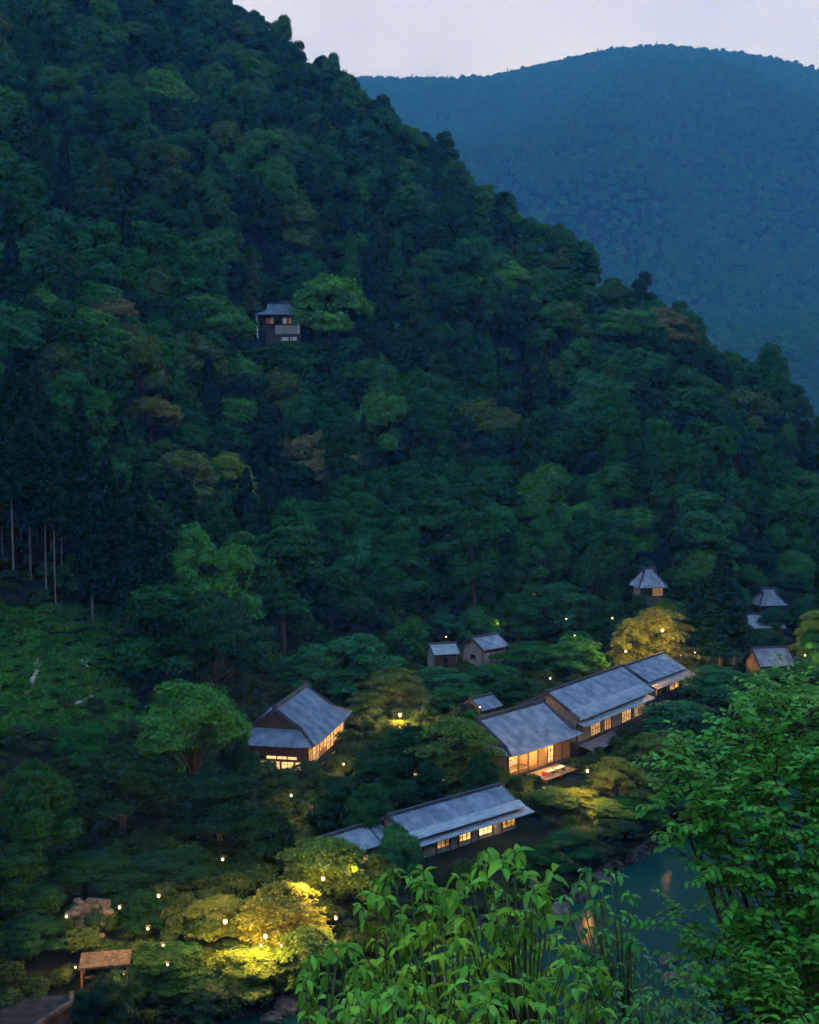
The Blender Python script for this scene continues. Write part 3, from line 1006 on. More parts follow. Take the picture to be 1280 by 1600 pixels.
def bays(root, side, spec, z0, z1, wall='plaster', depth=0.0, frame='timber', post=True):
    """fill a wall side from spec [(width, kind)...]; kinds: wall, lit, bright, dim, dark, shoji, low:<kind> (window over a low wall)"""
    x0, x1, y0 = root['x0'], root['x1'], root['y0']
    if side == 'front':
        P = lambda a, b, z: (x0 + a, y0 + b, z)
        total = x1 - x0
    else:                                     # left end: runs along local y
        P = lambda a, b, z: (x0 - 0.17 + b, y0 + a, z)
        total = root['y1'] - y0
    sm = sum(s[0] for s in spec)
    a = 0.0
    kk = {'lit': 'window_lit', 'bright': 'window_bright', 'dim': 'window_dim', 'dark': 'glass', 'shoji': 'shoji'}
    def bx(mb, a0, a1, b0, b1, c0, c1):
        p, q = P(a0, b0, c0), P(a1, b1, c1)
        mb.box(min(p[0], q[0]), max(p[0], q[0]), min(p[1], q[1]), max(p[1], q[1]), c0, c1)
        return mb
    for w, kind in spec:
        w = w * total / sm
        lo = z0
        k = kind
        if ':' in kind:
            pre, k = kind.split(':')
            lo = z0 + (z1 - z0) * {'low': 0.42, 'sill': 0.25, 'high': 0.62}[pre]
            bx(MB(), a + 0.06, a + w - 0.06, 0.02, 0.14, z0, lo).build('wall_panel', M[wall], root)
        if k == 'wall':
            bx(MB(), a + 0.06, a + w - 0.06, 0.02, 0.14, z0, z1).build('wall_panel', M[wall], root)
        elif k != 'open':
            fr = MB()
            g = 0.07
            s0, s1 = a + 0.06, a + w - 0.06
            bx(fr, s0, s1, 0.0, 0.10, lo, lo + g)
            bx(fr, s0, s1, 0.0, 0.10, z1 - g, z1)
            bx(fr, s0, s0 + g, 0.0, 0.10, lo + g, z1 - g)
            bx(fr, s1 - g, s1, 0.0, 0.10, lo + g, z1 - g)
            nm = max(1, int(round((s1 - s0) / 0.62)))
            for i in range(1, nm):
                xx = s0 + (s1 - s0) * i / nm
                bx(fr, xx - 0.03, xx + 0.03, 0.01, 0.08, lo + g, z1 - g)
            nh = 4 if k == 'shoji' else 3
            for i in range(1, nh):
                zz = lo + (z1 - lo) * i / nh
                bx(fr, s0 + g, s1 - g, 0.02, 0.07, zz - 0.02, zz + 0.02)
            f = fr.build('window', M[frame], root)
            bx(MB(), s0 + g * 0.5, s1 - g * 0.5, 0.055, 0.065, lo + g * 0.5, z1 - g * 0.5).build('pane', M[kk[k]], f)
        a += w
    if post:
        a = 0.0
        for w, kind in spec + [(0, '')]:
            bx(MB(), a - 0.065, a + 0.065, -0.03, 0.16, z0 - 0.1, z1 + 0.05).build('post', M[frame], root)
            a += w * total / sm
    # lintel band above
    zt = root['zt']
    if zt - z1 > 0.1:
        bx(MB(), 0, total, 0.01, 0.13, z1 + 0.05, zt - 0.05).build('lintel', M[frame], root)

def point(name, parent, loc, power, color=(1.0, 0.62, 0.24), rad=0.15):
    d = bpy.data.lights.new(name, 'POINT')
    d.energy, d.color, d.shadow_soft_size = power, color, rad
    return link(name, d, parent, loc)

# guest house with hip-and-gable roof, among the trees
th = hall('guest_house', 'guest house with blue hip-and-gable tiled roof and glowing timber screens', (-10.9, 143.2), 78.4, 17.6, 10.6, 7.2, 11.0, 4.35,
          skirt0=2.4, skirt1=2.4, gable_drop=2.3, over=0.85, curl=0.35)
zf = th['zf']
bays(th, 'front', [(1.0, 'shoji')] * 3 + [(1.0, 'low:lit')] * 2 + [(1, 'shoji')] * 2 + [(1.0, 'sill:lit')] * 2 + [(1.0, 'shoji')], zf, zf + 2.35, 'timber_warm', frame='timber_warm')
bays(th, 'left', [(1.3, 'bright'), (1.3, 'bright'), (1.0, 'bright'), (1.0, 'bright'), (1.2, 'wall'), (1.2, 'wall')], zf, zf + 1.05, 'timber', post=False)
for k_ in range(4):
    f = MB().box(th['x0'] - 0.17, th['x0'] - 0.02, th['y0'] + 1.3 + k_ * 1.25, th['y0'] + 2.5 + k_ * 1.25, zf + 1.25, zf + 1.65).build('transom', M['timber'], th)
    MB().box(th['x0'] - 0.2, th['x0'] - 0.175, th['y0'] + 1.36 + k_ * 1.25, th['y0'] + 2.44 + k_ * 1.25, zf + 1.3, zf + 1.6).build('pane', M['window_bright' if k_ < 3 else 'glass'], f)
MB().box(th['x0'] - 0.9, th['x1'], th['y0'] - 1.0, th['y0'] - 0.05, zf - 0.22, zf - 0.08).build('veranda', M['timber_warm'], th)
MB().box(th['x0'], th['x1'], th['y0'] - 1.02, th['y0'] - 0.96, zf + 0.28, zf + 0.36).build('handrail', M['timber_warm'], th)
for i in range(9):
    MB().box(th['x0'] + i * 1.95, th['x0'] + i * 1.95 + 0.07, th['y0'] - 1.02, th['y0'] - 0.95, zf - 0.07, zf + 0.275).build('rail_post', M['timber_warm'], th)
for i in range(3):
    point('veranda_spill', th, (th['x0'] + 2.5 + i * 5, th['y0'] - 0.55, zf + 2.0), 60)  # added points without fixtures, standing in for light spilled from the screens

# riverside wing: tiled roof, metal strip and lower metal eave
def metal_roof(root, name, x0, x1, ya, za, yb, zb, mat='metal_roof', t=0.08):
    mb = MB()
    mb.slab([(x0, yb, zb), (x1, yb, zb), (x1, ya, za), (x0, ya, za)], t)
    o = mb.build(name, M[mat], root)
    sm = MB()
    k = int((x1 - x0) / 0.45)
    for i in range(k + 1):
        xx = x0 + 0.03 + (x1 - x0 - 0.06) * i / k
        sm.bar((xx, ya, za + 0.015), (xx, yb, zb + 0.015), 0.035, 0.035)
    q = sm.build('seams', M[mat], o)
    return o

wg = hall('riverside_wing', 'long riverside wing with grey tiled roof, pale metal eave and row of lit windows', (0.0, 116.2), 42.3, 15.6, 6.2, 5.6, 7.2, 2.75, over=0.55,
          wall='plaster_grey', zb=1.1, tile='tile_pale')
zf = wg['zf']
L2 = 7.9
metal_roof(wg, 'metal_strip', -L2 - 0.05, L2 + 0.05, -2.35, 5.1, -3.3, 4.62)
metal_roof(wg, 'lower_eave', -L2 + 0.3, L2 + 0.8, -2.62, 4.3, -3.75, 4.0)
bays(wg, 'front', [(1.5, 'low:dim'), (1.7, 'wall'), (1.7, 'low:dim'), (1.0, 'wall'), (1.7, 'low:lit'), (0.9, 'wall'), (1.9, 'low:bright'), (1.2, 'wall'), (1.9, 'low:lit')], zf, zf + 2.35, 'plaster_grey')
point('window_spill', wg, (3.6, wg['y0'] - 0.5, zf + 2.1), 60)  # added point under the eave, standing in for light spilled from the windows
for i in range(8):
    MB().box(-7 + i * 2.0, -6.8 + i * 2.0, wg['y0'] - 0.12, wg['y0'] + 0.08, -3.2, zf - 0.13).build('stilt', M['timber'], wg)

an = hall('riverside_annex', 'low tiled annex joined to the riverside wing, half hidden by maples', (-6.4, 112.9), 45.5, 5.6, 4.6, 5.1, 6.4, 2.8, over=0.5, wall='plaster_grey', tile='tile_pale', zb=1.1)
bays(an, 'front', [(1.2, 'low:lit'), (1, 'wall'), (1.4, 'low:lit'), (0.8, 'wall')], an['zf'], an['zf'] + 1.6, 'plaster_grey')
ln = hall('link_corridor', 'short tiled corridor roof linking annex and riverside wing', (-2.55, 116.9), 45.5, 2.9, 4.2, 4.95, 6.15, 2.8, over=0.3, wall='plaster_grey', tile='tile_pale', zb=1.1)
bays(ln, 'front', [(1.2, 'low:lit'), (0.6, 'wall')], ln['zf'], ln['zf'] + 1.6, 'plaster_grey')

# open pavilion above the garden
pv = hall('tea_pavilion', 'tiled pavilion with warm lit open veranda above the garden terrace', (11.3, 140.4), 48.2, 14.5, 10.4, 6.9, 10.2, 4.25, skirt0=0.7, skirt1=1.3, gable_drop=2.6, over=1.2, tile='tile_pale', curl=0.2)
zf, x0, x1, y0 = pv['zf'], pv['x0'], pv['x1'], pv['y0']
bays(pv, 'front', [(1.6, 'open'), (1.6, 'open'), (1.6, 'open'), (1.6, 'wall'), (1.1, 'lit'), (1.4, 'wall'), (1.4, 'wall')], zf, zf + 2.2, 'timber_warm', frame='timber')
W3 = (x1 - x0) * 4.8 / 10.3
MB().box(x0 + 0.1, x0 + W3, y0 + 2.6, y0 + 2.7, zf, zf + 2.6).build('inner_wall', M['plaster'], pv)
MB().box(x0 + W3, x0 + W3 + 0.12, y0 + 0.2, y0 + 2.7, zf, zf + 2.6).build('inner_wall', M['timber_warm'], pv)
MB().box(x0 + 0.05, x0 + W3 + 0.1, y0 + 0.1, y0 + 2.7, zf + 2.62, zf + 2.68).build('ceiling', M['timber_warm'], pv)
MB().box(x0 + 0.08, x0 + W3 - 0.05, y0 + 0.02, y0 + 0.10, zf + 0.003, zf + 0.45).build('balustrade', M['timber_warm'], pv)
for i in range(4):
    f = MB().box(x0 + 0.6 + i * 1.3, x0 + 1.5 + i * 1.3, y0 + 2.53, y0 + 2.59, zf + 0.75, zf + 2.0).build('window', M['timber'], pv)
    MB().box(x0 + 0.67 + i * 1.3, x0 + 1.43 + i * 1.3, y0 + 2.51, y0 + 2.527, zf + 0.82, zf + 1.93).build('pane', M[('window_lit', 'window_bright', 'window_dim', 'window_lit')[i]], f)
for xx in (1.2, 3.6):
    point('ceiling_light', pv, (x0 + xx, y0 + 1.3, zf + 2.3), 1000)
point('eave_spill', pv, (x0 + 7.6, y0 - 0.5, zf + 2.0), 90)  # added point without a fixture, for warm light spilling out under the eave
MB().box(x0 - 0.2, x1, y0 - 0.02, y0 + 0.1, -1.5, zf - 0.13).build('base_wall', M['plaster'], pv)

md_ = hall('long_hall', 'long tall hall with pale grey roof and lit curtained windows', (20.6, 152.4), 54.2, 20.6, 9.4, 8.4, 11.05, 5.3, over=0.7, wall='plaster', tile='tile_pale', zb=4.05)
zf = md_['zf']
metal_roof(md_, 'metal_strip', -10.42, 10.42, -3.4, 5.25, -4.85, 4.32)
metal_roof(md_, 'lower_eave', -10.1, 9.6, -3.95, 3.95, -5.35, 3.5)
bays(md_, 'front', [(2.6, 'wall'), (2.2, 'lit'), (0.7, 'wall'), (1.6, 'dim'), (2.2, 'wall'), (2.2, 'lit'), (0.6, 'wall'), (2.4, 'shoji'), (0.4, 'wall')], zf, zf + 2.3, 'plaster')
metal_roof(md_, 'porch_roof', -9.7, -1.0, -4.25, 1.0, -6.3, 0.55, 'metal_dark')
fh = hall('end_hall', 'farther hall with dark lower eave at the end of the long hall', (32.9, 174.3), 53.5, 12.4, 7.4, 8.3, 10.1, 5.6, over=0.6, wall='plaster', tile='tile_pale', zb=4.5)
zf = fh['zf']
metal_roof(fh, 'lower_eave', -6.2, 6.6, -3.2, 3.75, -5.2, 3.1, 'metal_dark')
bays(fh, 'front', [(3.2, 'wall'), (0.8, 'lit'), (1.6, 'wall'), (1.2, 'dark'), (1.4, 'wall'), (1.8, 'lit'), (1.4, 'lit'), (0.4, 'wall')], zf, zf + 2.2, 'plaster')

# small roofs among the trees
c_ = at_z(755, 1017, 8.6)
st = hall('storehouse', 'small plastered storehouse with gabled roof and one dark window', (c_.x, c_.y), 42, 6.0, 5.4, 8.6, 10.2, 5.4, over=0.5, wall='plaster_grey', tile='tile_pale', zb=4.6)
bays(st, 'front', [(1.5, 'wall'), (1.0, 'wall'), (1.6, 'wall')], st['zf'], st['zf'] + 2.6, 'plaster_grey')
f = MB().box(-2.62, -2.5, -0.55, 0.45, 2.3, 3.0).build('window', M['timber'], st)
MB().box(-2.65, -2.622, -0.47, 0.37, 2.38, 2.92).build('pane', M['glass'], f)
c_ = at_z(676, 1024, 7.9)
sh = hall('blue_roofed_shed', 'low shed with bluish roof beside the plastered storehouse', (c_.x, c_.y), 16, 4.6, 4.4, 7.9, 9.2, 5.4, over=0.4, wall='plaster_grey', tile='metal_roof', zb=4.6)
bays(sh, 'front', [(1.6, 'wall'), (1, 'dark'), (1.6, 'wall')], sh['zf'], sh['zf'] + 2.0, 'timber')
def small(name, label, u, v, d, hdg, L, W, rise, wall_h, fix=False, **kw):
    """small house whose front left eave corner is seen at (u, v), d metres away"""
    p = at_y(u, v, d if fix else solve(u, v, wall_h + 0.7, 120, 260))
    return hall(name, label, (p.x, p.y), hdg, L, W, p.z, p.z + rise, p.z - wall_h, zb=min(gz(p.x, p.y), p.z - wall_h - 0.3), **kw)
s1 = small('shrine_pavilion', 'little pavilion with pointed hipped roof above the golden lit maple', 998, 919, 214, 10, 5.2, 4.8, 2.9, 1.5, fix=True, skirt0=1.7, skirt1=1.7, gable_drop=0.5, over=0.6, tile='tile_pale')
bays(s1, 'front', [(1, 'dark'), (1, 'dim')], s1['zf'], s1['zf'] + 1.4, 'timber')
s2 = small('hillside_cottage', 'cottage with small hipped roof at the right valley edge, upper of the pair', 1187, 947, 214, 8, 5.2, 5.0, 2.6, 2.2, skirt0=1.4, skirt1=1.4, gable_drop=0.8, over=0.6, tile='tile_pale')
bays(s2, 'front', [(1, 'dark'), (1, 'wall')], s2['zf'], s2['zf'] + 1.8, 'timber')
s3 = small('lower_cottage', 'cottage with flat pale metal roof right under the hipped cottage', 1170, 982, 207, 2, 6.6, 6.0, 1.9, 2.0, over=0.5, tile='metal_roof', wall='timber')
bays(s3, 'front', [(1, 'wall'), (1, 'dark'), (1, 'wall')], s3['zf'], s3['zf'] + 1.8, 'timber')
s4 = small('valley_cottage', 'cottage with plain pale roof beside the golden lamp at the right edge', 1186, 1042, 186, 10, 6.2, 6.0, 2.3, 2.0, over=0.5, tile='tile_pale')
bays(s4, 'front', [(1, 'wall'), (1, 'dark'), (1, 'wall')], s4['zf'], s4['zf'] + 1.8, 'timber')
s5 = small('back_kitchen', 'dark purple tiled roof peeping out behind the pavilion', 752, 1112, 158, 48, 4.6, 3.8, 1.2, 1.9, over=0.4, tile='tile', wall='timber')
bays(s5, 'front', [(1, 'wall'), (1, 'wall')], s5['zf'], s5['zf'] + 1.5, 'timber')
s6 = small('garden_lodge', 'lodge hidden under maples, showing only bright paper windows', 640, 1196, 148, 14, 8.4, 5.2, 1.5, 2.2, over=0.5)
bays(s6, 'front', [(1.3, 'lit'), (0.9, 'wall'), (1.5, 'bright'), (0.8, 'wall'), (1, 'lit')], s6['zf'], s6['zf'] + 1.7, 'timber')

# temple hall on the slope
def temple():
    p = hut_p
    W, D = 9.4, 7.0
    root = empty('temple_hall', (p.x, p.y, p.z), R(-2))
    tag(root, 'small temple hall with bell-curved blue roof and coloured banners on the mountainside', 'temple')
    fz_, ez = 1.4, 4.6
    # sweeping hip-and-gable roof
    tiles, base, ridge = MB(), MB(), MB()
    prof = [(0.0, 7.15), (0.9, 6.35), (1.8, 5.68), (2.9, 5.05), (4.2, 4.6)]       # distance from the ridge, height
    hl = [2.95, 3.0, 3.1, 3.9, 5.15]                                              # half length at those distances
    for s in (-1, 1):
        for i in range(4):
            (d0, z0), (d1, z1) = prof[i], prof[i + 1]
            h0, h1 = hl[i], hl[i + 1]
            run = Vector((0, s * (d1 - d0), z1 - z0))
            roof_plane(tiles, base, (0, s * d0, z0), (1, 0, 0), run, [(-h0, 0), (h0, 0), (h1, run.length), (-h1, run.length)], 0.33, 0.4, 0.08)
    for s in (-1, 1):
        x0_, x1_ = s * 3.05, s * 5.15
        run = Vector((x1_ - x0_, 0, 4.6 - 5.45))
        roof_plane(tiles, base, (x0_, 0, 5.45), (0, 1, 0), run, [(-2.2, 0), (2.2, 0), (4.2, run.length), (-4.2, run.length)], 0.33, 0.4, 0.08)
        g = MB()
        g.add([(s * 2.85, -2.1, 5.45), (s * 2.85, 2.1, 5.45), (s * 2.85, 0, 7.05)], [(0, 1, 2)])
        g.build('gable', M['timber'], root)
    ridge.bar((-3.05, 0, 7.3), (3.05, 0, 7.3), 0.34, 0.4)
    rf = base.build('roof', M['timber'], root)
    t = link('roof_tiles', tiles.mesh('roof_tiles', M['tile']), rf)
    t['kind'] = 'stuff'
    ridge.build('ridge', M['ridge'], rf)
    MB().box(-4.5, 4.5, -3.0, 3.0, fz_ - 0.2, fz_).build('floor', M['timber'], root)
    for x in (-4.5, -2.0, 0.4, 2.7, 4.4):
        MB().box(x - 0.1, x + 0.1, -3.0, -2.8, -1.6 if x < 4 else -0.5, 4.7).build('post', M['timber'], root)
    MB().bar((-4.75, -3.15, -0.4), (-4.95, -3.15, 4.55), 0.2, 0.2).build('corner_post', M['plaster_white'], root)['label'] = 'pale leaning corner post'
    MB().box(3.85, 4.35, -3.06, -2.96, 0.6, 4.0).build('white_panel', M['plaster_white'], root)
    MB().box(-4.4, 4.4, 2.7, 2.85, fz_, 4.7).build('wall', M['timber'], root)
    MB().box(4.2, 4.35, -2.75, 2.7, fz_, 4.7).build('wall', M['timber'], root)
    MB().box(-0.9, 3.8, -3.12, -3.02, 0.5, 2.4).build('balcony_panel', M['plaster_grey'], root)
    for i in range(11):
        MB().box(-4.4 + i * 0.32, -4.34 + i * 0.32, -3.1, -3.04, fz_ - 0.5, fz_ + 0.75).build('baluster', M['timber'], root)
    MB().box(-4.5, -0.9, -3.12, -3.03, fz_ + 0.76, fz_ + 0.86).build('handrail', M['timber'], root)
    MB().box(0.2, 1.9, -2.9, -2.8, -0.9, -0.2).build('lower_window', M['plaster_white'], root)
    MB().box(2.3, 3.7, -2.9, -2.8, -0.9, -0.1).build('lower_window', M['plaster_white'], root)
    MB().box(-3.0, 4.3, -2.7, 2.7, -2.5, fz_ - 0.21).build('foundation', M['timber'], root)
    for x, w, c in ((-2.9, 0.62, 'red_cloth'), (-2.25, 0.34, 'purple_cloth'), (-1.88, 0.6, 'yellow_cloth'), (0.75, 0.8, 'white_cloth'), (1.6, 0.45, 'red_cloth'), (2.08, 0.5, 'cream_cloth'), (2.75, 0.9, 'white_cloth'), (4.5, 0.5, 'green_cloth')):
        mb = MB()
        k = 5
        top, bot = 3.95, 2.75 if w != 0.9 else 3.25
        vs_ = [(x + w * i / k, -3.2 + 0.03 * math.sin(i * 1.7 + x), z) for z in (top, bot) for i in range(k + 1)]
        vs2 = [(a, b + 0.02, z) for a, b, z in vs_]
        n = k + 1
        fs_ = [(i, i + 1, n + i + 1, n + i) for i in range(k)]
        mb.add(vs_, fs_)
        mb.add(vs2, [f[::-1] for f in fs_])
        b = mb.build('banner', M[c], root)
        b['label'] = c.split('_')[0] + ' banner hung under the eave'
temple()
# ------------------------------------------------------------------ valley trees
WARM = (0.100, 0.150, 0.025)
VALLEY = [   # u, vtop, w, d, kind, tint, name, label
    (625, 1288, 95, 111.5, 'fine1', TEAL, 'maple', 'dark teal shrubby maple standing before the joint of annex and riverside wing'),
    (515, 1300, 170, 108, 'maple1', OLIVE, 'maple', 'large lamp lit maple before the annex'),
    (590, 1330, 90, 108, 'maple2', OLIVE, 'maple', 'small olive maple below the annex windows'),
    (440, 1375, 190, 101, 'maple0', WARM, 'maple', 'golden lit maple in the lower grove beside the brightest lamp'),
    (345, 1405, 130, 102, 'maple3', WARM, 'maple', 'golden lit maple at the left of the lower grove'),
    (255, 1345, 170, 110, 'maple1', (0.008, 0.042, 0.012), 'maple', 'dim olive maple above the lower grove'),
    (150, 1335, 170, 108, 'fine0', (0.008, 0.042, 0.012), 'broadleaf_tree', 'dark tree above the lit stone steps'),
    (265, 1478, 170, 94, 'fine2', (0.008, 0.042, 0.012), 'broadleaf_tree', 'dark rounded tree at the bottom left of the grove'),
    (60, 1190, 170, 112, 'fine1', (0.012, 0.075, 0.016), 'broadleaf_tree', 'leafy green tree at the left photo edge below the clearing'),
    (20, 1330, 150, 102, 'fine2', (0.008, 0.042, 0.012), 'broadleaf_tree', 'dark tree at the left photo edge beside the lit stone steps'),
    (300, 1066, 240, 130, 'fine0', G3, 'camphor_tree', 'big spreading green tree left of the guest house'),
    (372, 1105, 80, 133, 'fine2', G1, 'broadleaf_tree', 'dark tree brushing the guest house gable'),
    (190, 1170, 180, 121, 'fine1', (0.008, 0.042, 0.012), 'broadleaf_tree', 'dark tree between the clearing and the big spreading tree'),
    (345, 1205, 170, 119, 'fine2', DARK, 'broadleaf_tree', 'very dark tree below the guest house'),
    (130, 1128, 110, 137, 'fine0', G2, 'broadleaf_tree', 'green tree at the foot of the clearing'),
    (420, 1262, 130, 114, 'maple2', (0.008, 0.042, 0.012), 'maple', 'dim maple below the guest house'),
    (560, 985, 190, 178, 'maple0', TEAL, 'maple', 'wide teal maple behind the guest house'),
    (490, 1005, 120, 176, 'fine1', TEAL, 'broadleaf_tree', 'teal tree behind the guest house ridge'),
    (615, 1040, 130, 172, 'maple3', WARM, 'maple', 'olive maple lit by the lamp between guest house and pavilion'),
    (575, 1075, 90, 168, 'maple2', OLIVE, 'maple', 'dim maple beside the guest house eave'),
    (590, 1178, 110, 131, 'fine2', G1, 'broadleaf_tree', 'dark round tree right of the guest house'),
    (525, 1218, 130, 124, 'fine0', DARK, 'broadleaf_tree', 'very dark tree in front of the guest house deck'),
    (575, 1225, 120, 122, 'fine1', G1, 'broadleaf_tree', 'dark tree behind the annex roof'),
    (705, 1112, 170, 138, 'maple1', OLIVE, 'maple', 'big dark maple left of the pavilion'),
    (645, 1128, 120, 137, 'maple0', G1, 'maple', 'dark maple over the hidden lodge'),
    (752, 1175, 75, 131, 'fine1', G1, 'broadleaf_tree', 'dark tree between pavilion and riverside wing'),
    (672, 1185, 50, 133, 'maple3', G1, 'maple', 'small dark maple before the bright paper windows'),
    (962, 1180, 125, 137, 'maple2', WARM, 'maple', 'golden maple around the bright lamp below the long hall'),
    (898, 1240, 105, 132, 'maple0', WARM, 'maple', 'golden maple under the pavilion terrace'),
    (985, 1205, 120, 138, 'maple1', OLIVE, 'maple', 'olive maple right of the golden one below the long hall'),
    (860, 1265, 90, 130, 'fine0', OLIVE, 'broadleaf_tree', 'dim olive tree at the end of the riverside wing'),
    (985, 1252, 110, 134, 'fine1', G1, 'broadleaf_tree', 'dark bush-like tree above the river bend'),
    (930, 1270, 120, 131, 'maple3', OLIVE, 'maple', 'dim maple above the river bend'),
    (1065, 1090, 150, 158, 'maple1', TEAL, 'maple', 'teal maple in front of the end of the long hall'),
    (1040, 1140, 120, 150, 'maple3', OLIVE, 'maple', 'olive maple below the lit curtained windows'),
    (1110, 1150, 120, 150, 'fine2', G1, 'broadleaf_tree', 'dark tree on the river bank right of the long hall'),
    (1125, 1040, 130, 178, 'fine1', TEAL, 'broadleaf_tree', 'teal round tree right of the farther hall'),
    (1180, 1055, 120, 176, 'maple0', G3, 'maple', 'green maple below the plain roofed cottage'),
    (1250, 1070, 120, 172, 'fine0', G3, 'broadleaf_tree', 'green tree at the right photo edge below the cottage'),
    (1090, 1200, 130, 142, 'fine0', DARK, 'broadleaf_tree', 'very dark tree overhanging the river'),
    (685, 1040, 130, 180, 'maple2', TEAL, 'maple', 'grey green maple below the storehouse'),
    (770, 1035, 120, 184, 'maple1', G2, 'maple', 'green maple right below the storehouse'),
    (720, 1065, 120, 172, 'maple0', G2, 'maple', 'dark maple behind the pavilion roof'),
    (835, 1000, 130, 196, 'maple3', G2, 'maple', 'green maple behind the long hall ridge'),
    (900, 990, 120, 194, 'maple0', G3, 'maple', 'green maple left of the golden lit tree'),
    (800, 1055, 90, 174, 'maple3', G1, 'maple', 'small dark maple behind the pavilion ridge'),
    (745, 948, 85, 214, 'fine1', G2, 'broadleaf_tree', 'green domed tree above the storehouse'),
    (690, 955, 90, 216, 'maple0', TEAL, 'maple', 'teal maple above the bluish shed'),
    (640, 970, 90, 205, 'maple1', G2, 'maple', 'dark maple left of the bluish shed'),
    (880, 905, 140, 216, 'maple2', TEAL, 'maple', 'wide teal maple at the foot of the slope'),
    (810, 925, 110, 216, 'fine0', G1, 'broadleaf_tree', 'dark tree at the foot of the slope above the maples'),
    (950, 930, 80, 212, 'maple3', G1, 'maple', 'dark maple left of the little pavilion'),
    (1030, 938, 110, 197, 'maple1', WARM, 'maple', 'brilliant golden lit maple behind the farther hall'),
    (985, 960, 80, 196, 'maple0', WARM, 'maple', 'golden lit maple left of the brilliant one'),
    (1130, 865, 100, 198, 'cone0', DARK, 'cedar_tree', 'tall black cedar right of the golden lit maples'),
    (1095, 900, 80, 203, 'cone1', DARK, 'cedar_tree', 'black cedar directly behind the golden lit maples'),
    (1150, 905, 60, 200, 'cone1', DARK, 'cedar_tree', 'black cedar nearest to the right cottages'),
    (1272, 948, 80, 197, 'maple2', YEL, 'maple', 'yellow green maple at the right edge above the cottage'),
    (1272, 985, 70, 190, 'fine2', G2, 'broadleaf_tree', 'green tree beside the flat roofed cottage'),
    (735, 1106, 80, 153, 'maple2', G2, 'maple', 'green maple hiding the dark purple roof behind the pavilion'),
    (900, 1300, 120, 124, 'fine2', G1, 'broadleaf_tree', 'dark round tree on the bank right of the riverside wing'),
    (960, 1290, 100, 128, 'fine0', DARK, 'broadleaf_tree', 'very dark tree at the river bend under the golden maple'),
    (850, 1320, 90, 119, 'fine1', G1, 'broadleaf_tree', 'dark shrubby tree below the right end of the riverside wing'),
    (1030, 1255, 110, 140, 'fine2', G1, 'broadleaf_tree', 'dark tree beyond the river bend'),
    (1002, 924, 66, 209, 'maple2', G1, 'maple', 'dark maple hiding the walls of the little pavilion'),
    (1042, 930, 60, 208, 'maple3', OLIVE, 'maple', 'dim maple right in front of the little pavilion'),
    (1212, 949, 62, 221, 'fine1', G1, 'broadleaf_tree', 'dark tree hiding the walls of the upper right cottage'),
    (1196, 982, 74, 210, 'fine0', G1, 'broadleaf_tree', 'dark tree hiding the walls of the flat pale roofed cottage'),
    (1205, 1044, 90, 187, 'fine2', G2, 'broadleaf_tree', 'green tree hiding the walls of the plain roofed cottage'),
    (480, 1440, 150, 96.5, 'maple1', OLIVE, 'maple', 'olive maple lowest in the grove above the rocks'),
    (385, 1480, 150, 95, 'fine0', OLIVE, 'broadleaf_tree', 'dark tree under the golden maples of the grove'),
    (545, 1470, 120, 97, 'fine2', (0.02, 0.045, 0.012), 'broadleaf_tree', 'very dark tree between the grove and the saplings'),
    (325, 1535, 120, 92, 'fine1', DARK, 'broadleaf_tree', 'very dark low tree at the bottom of the grove'),
    (215, 1405, 110, 102, 'maple3', (0.008, 0.042, 0.012), 'maple', 'dim maple between stone steps and grove'),
    (55, 1455, 130, 97, 'fine1', (0.008, 0.042, 0.012), 'broadleaf_tree', 'dark tree left of the stone steps'),
    (215, 1535, 100, 92, 'fine0', (0.008, 0.042, 0.012), 'broadleaf_tree', 'dark low tree at the bottom edge right of the path'),
    (172, 1518, 100, 90, 'fine2', DARK, 'broadleaf_tree', 'very dark low tree in front of the waiting hut'),
    (128, 1545, 70, 89, 'fine1', DARK, 'broadleaf_tree', 'very dark low tree beside the path end'),
]
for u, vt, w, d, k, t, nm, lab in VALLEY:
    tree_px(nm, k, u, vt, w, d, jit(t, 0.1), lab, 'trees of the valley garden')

for i, (u, d) in enumerate(((4, 173), (20, 170), (33, 176), (47, 172), (58, 177), (71, 171), (80, 174), (85, 170), (96, 173))):
    y = d
    x = (u - 640) / FPX * y * 1.005
    tree('bare_trunk_cedar', 'bare0', (x, y, gz(x, y) - 0.3), rnd.uniform(0.85, 1.05), rnd.uniform(0.9, 1.05), DARK, 'cedar with long bare pale trunk in the row at the edge of the clearing', 'cedars with bare trunks above the clearing')
for u, d in ((115, 176), (140, 172), (165, 178), (190, 174), (215, 180), (-15, 175), (125, 186), (60, 186), (20, 184)):
    x = (u - 640) / FPX * d
    tree('cedar_tree', CONE[d % 2], (x, d, gz(x, d) - 0.3), 1.05, 1.05, DARK, 'black cedar in the stand beside the bare trunks', 'dark cedars beside the bare trunks')

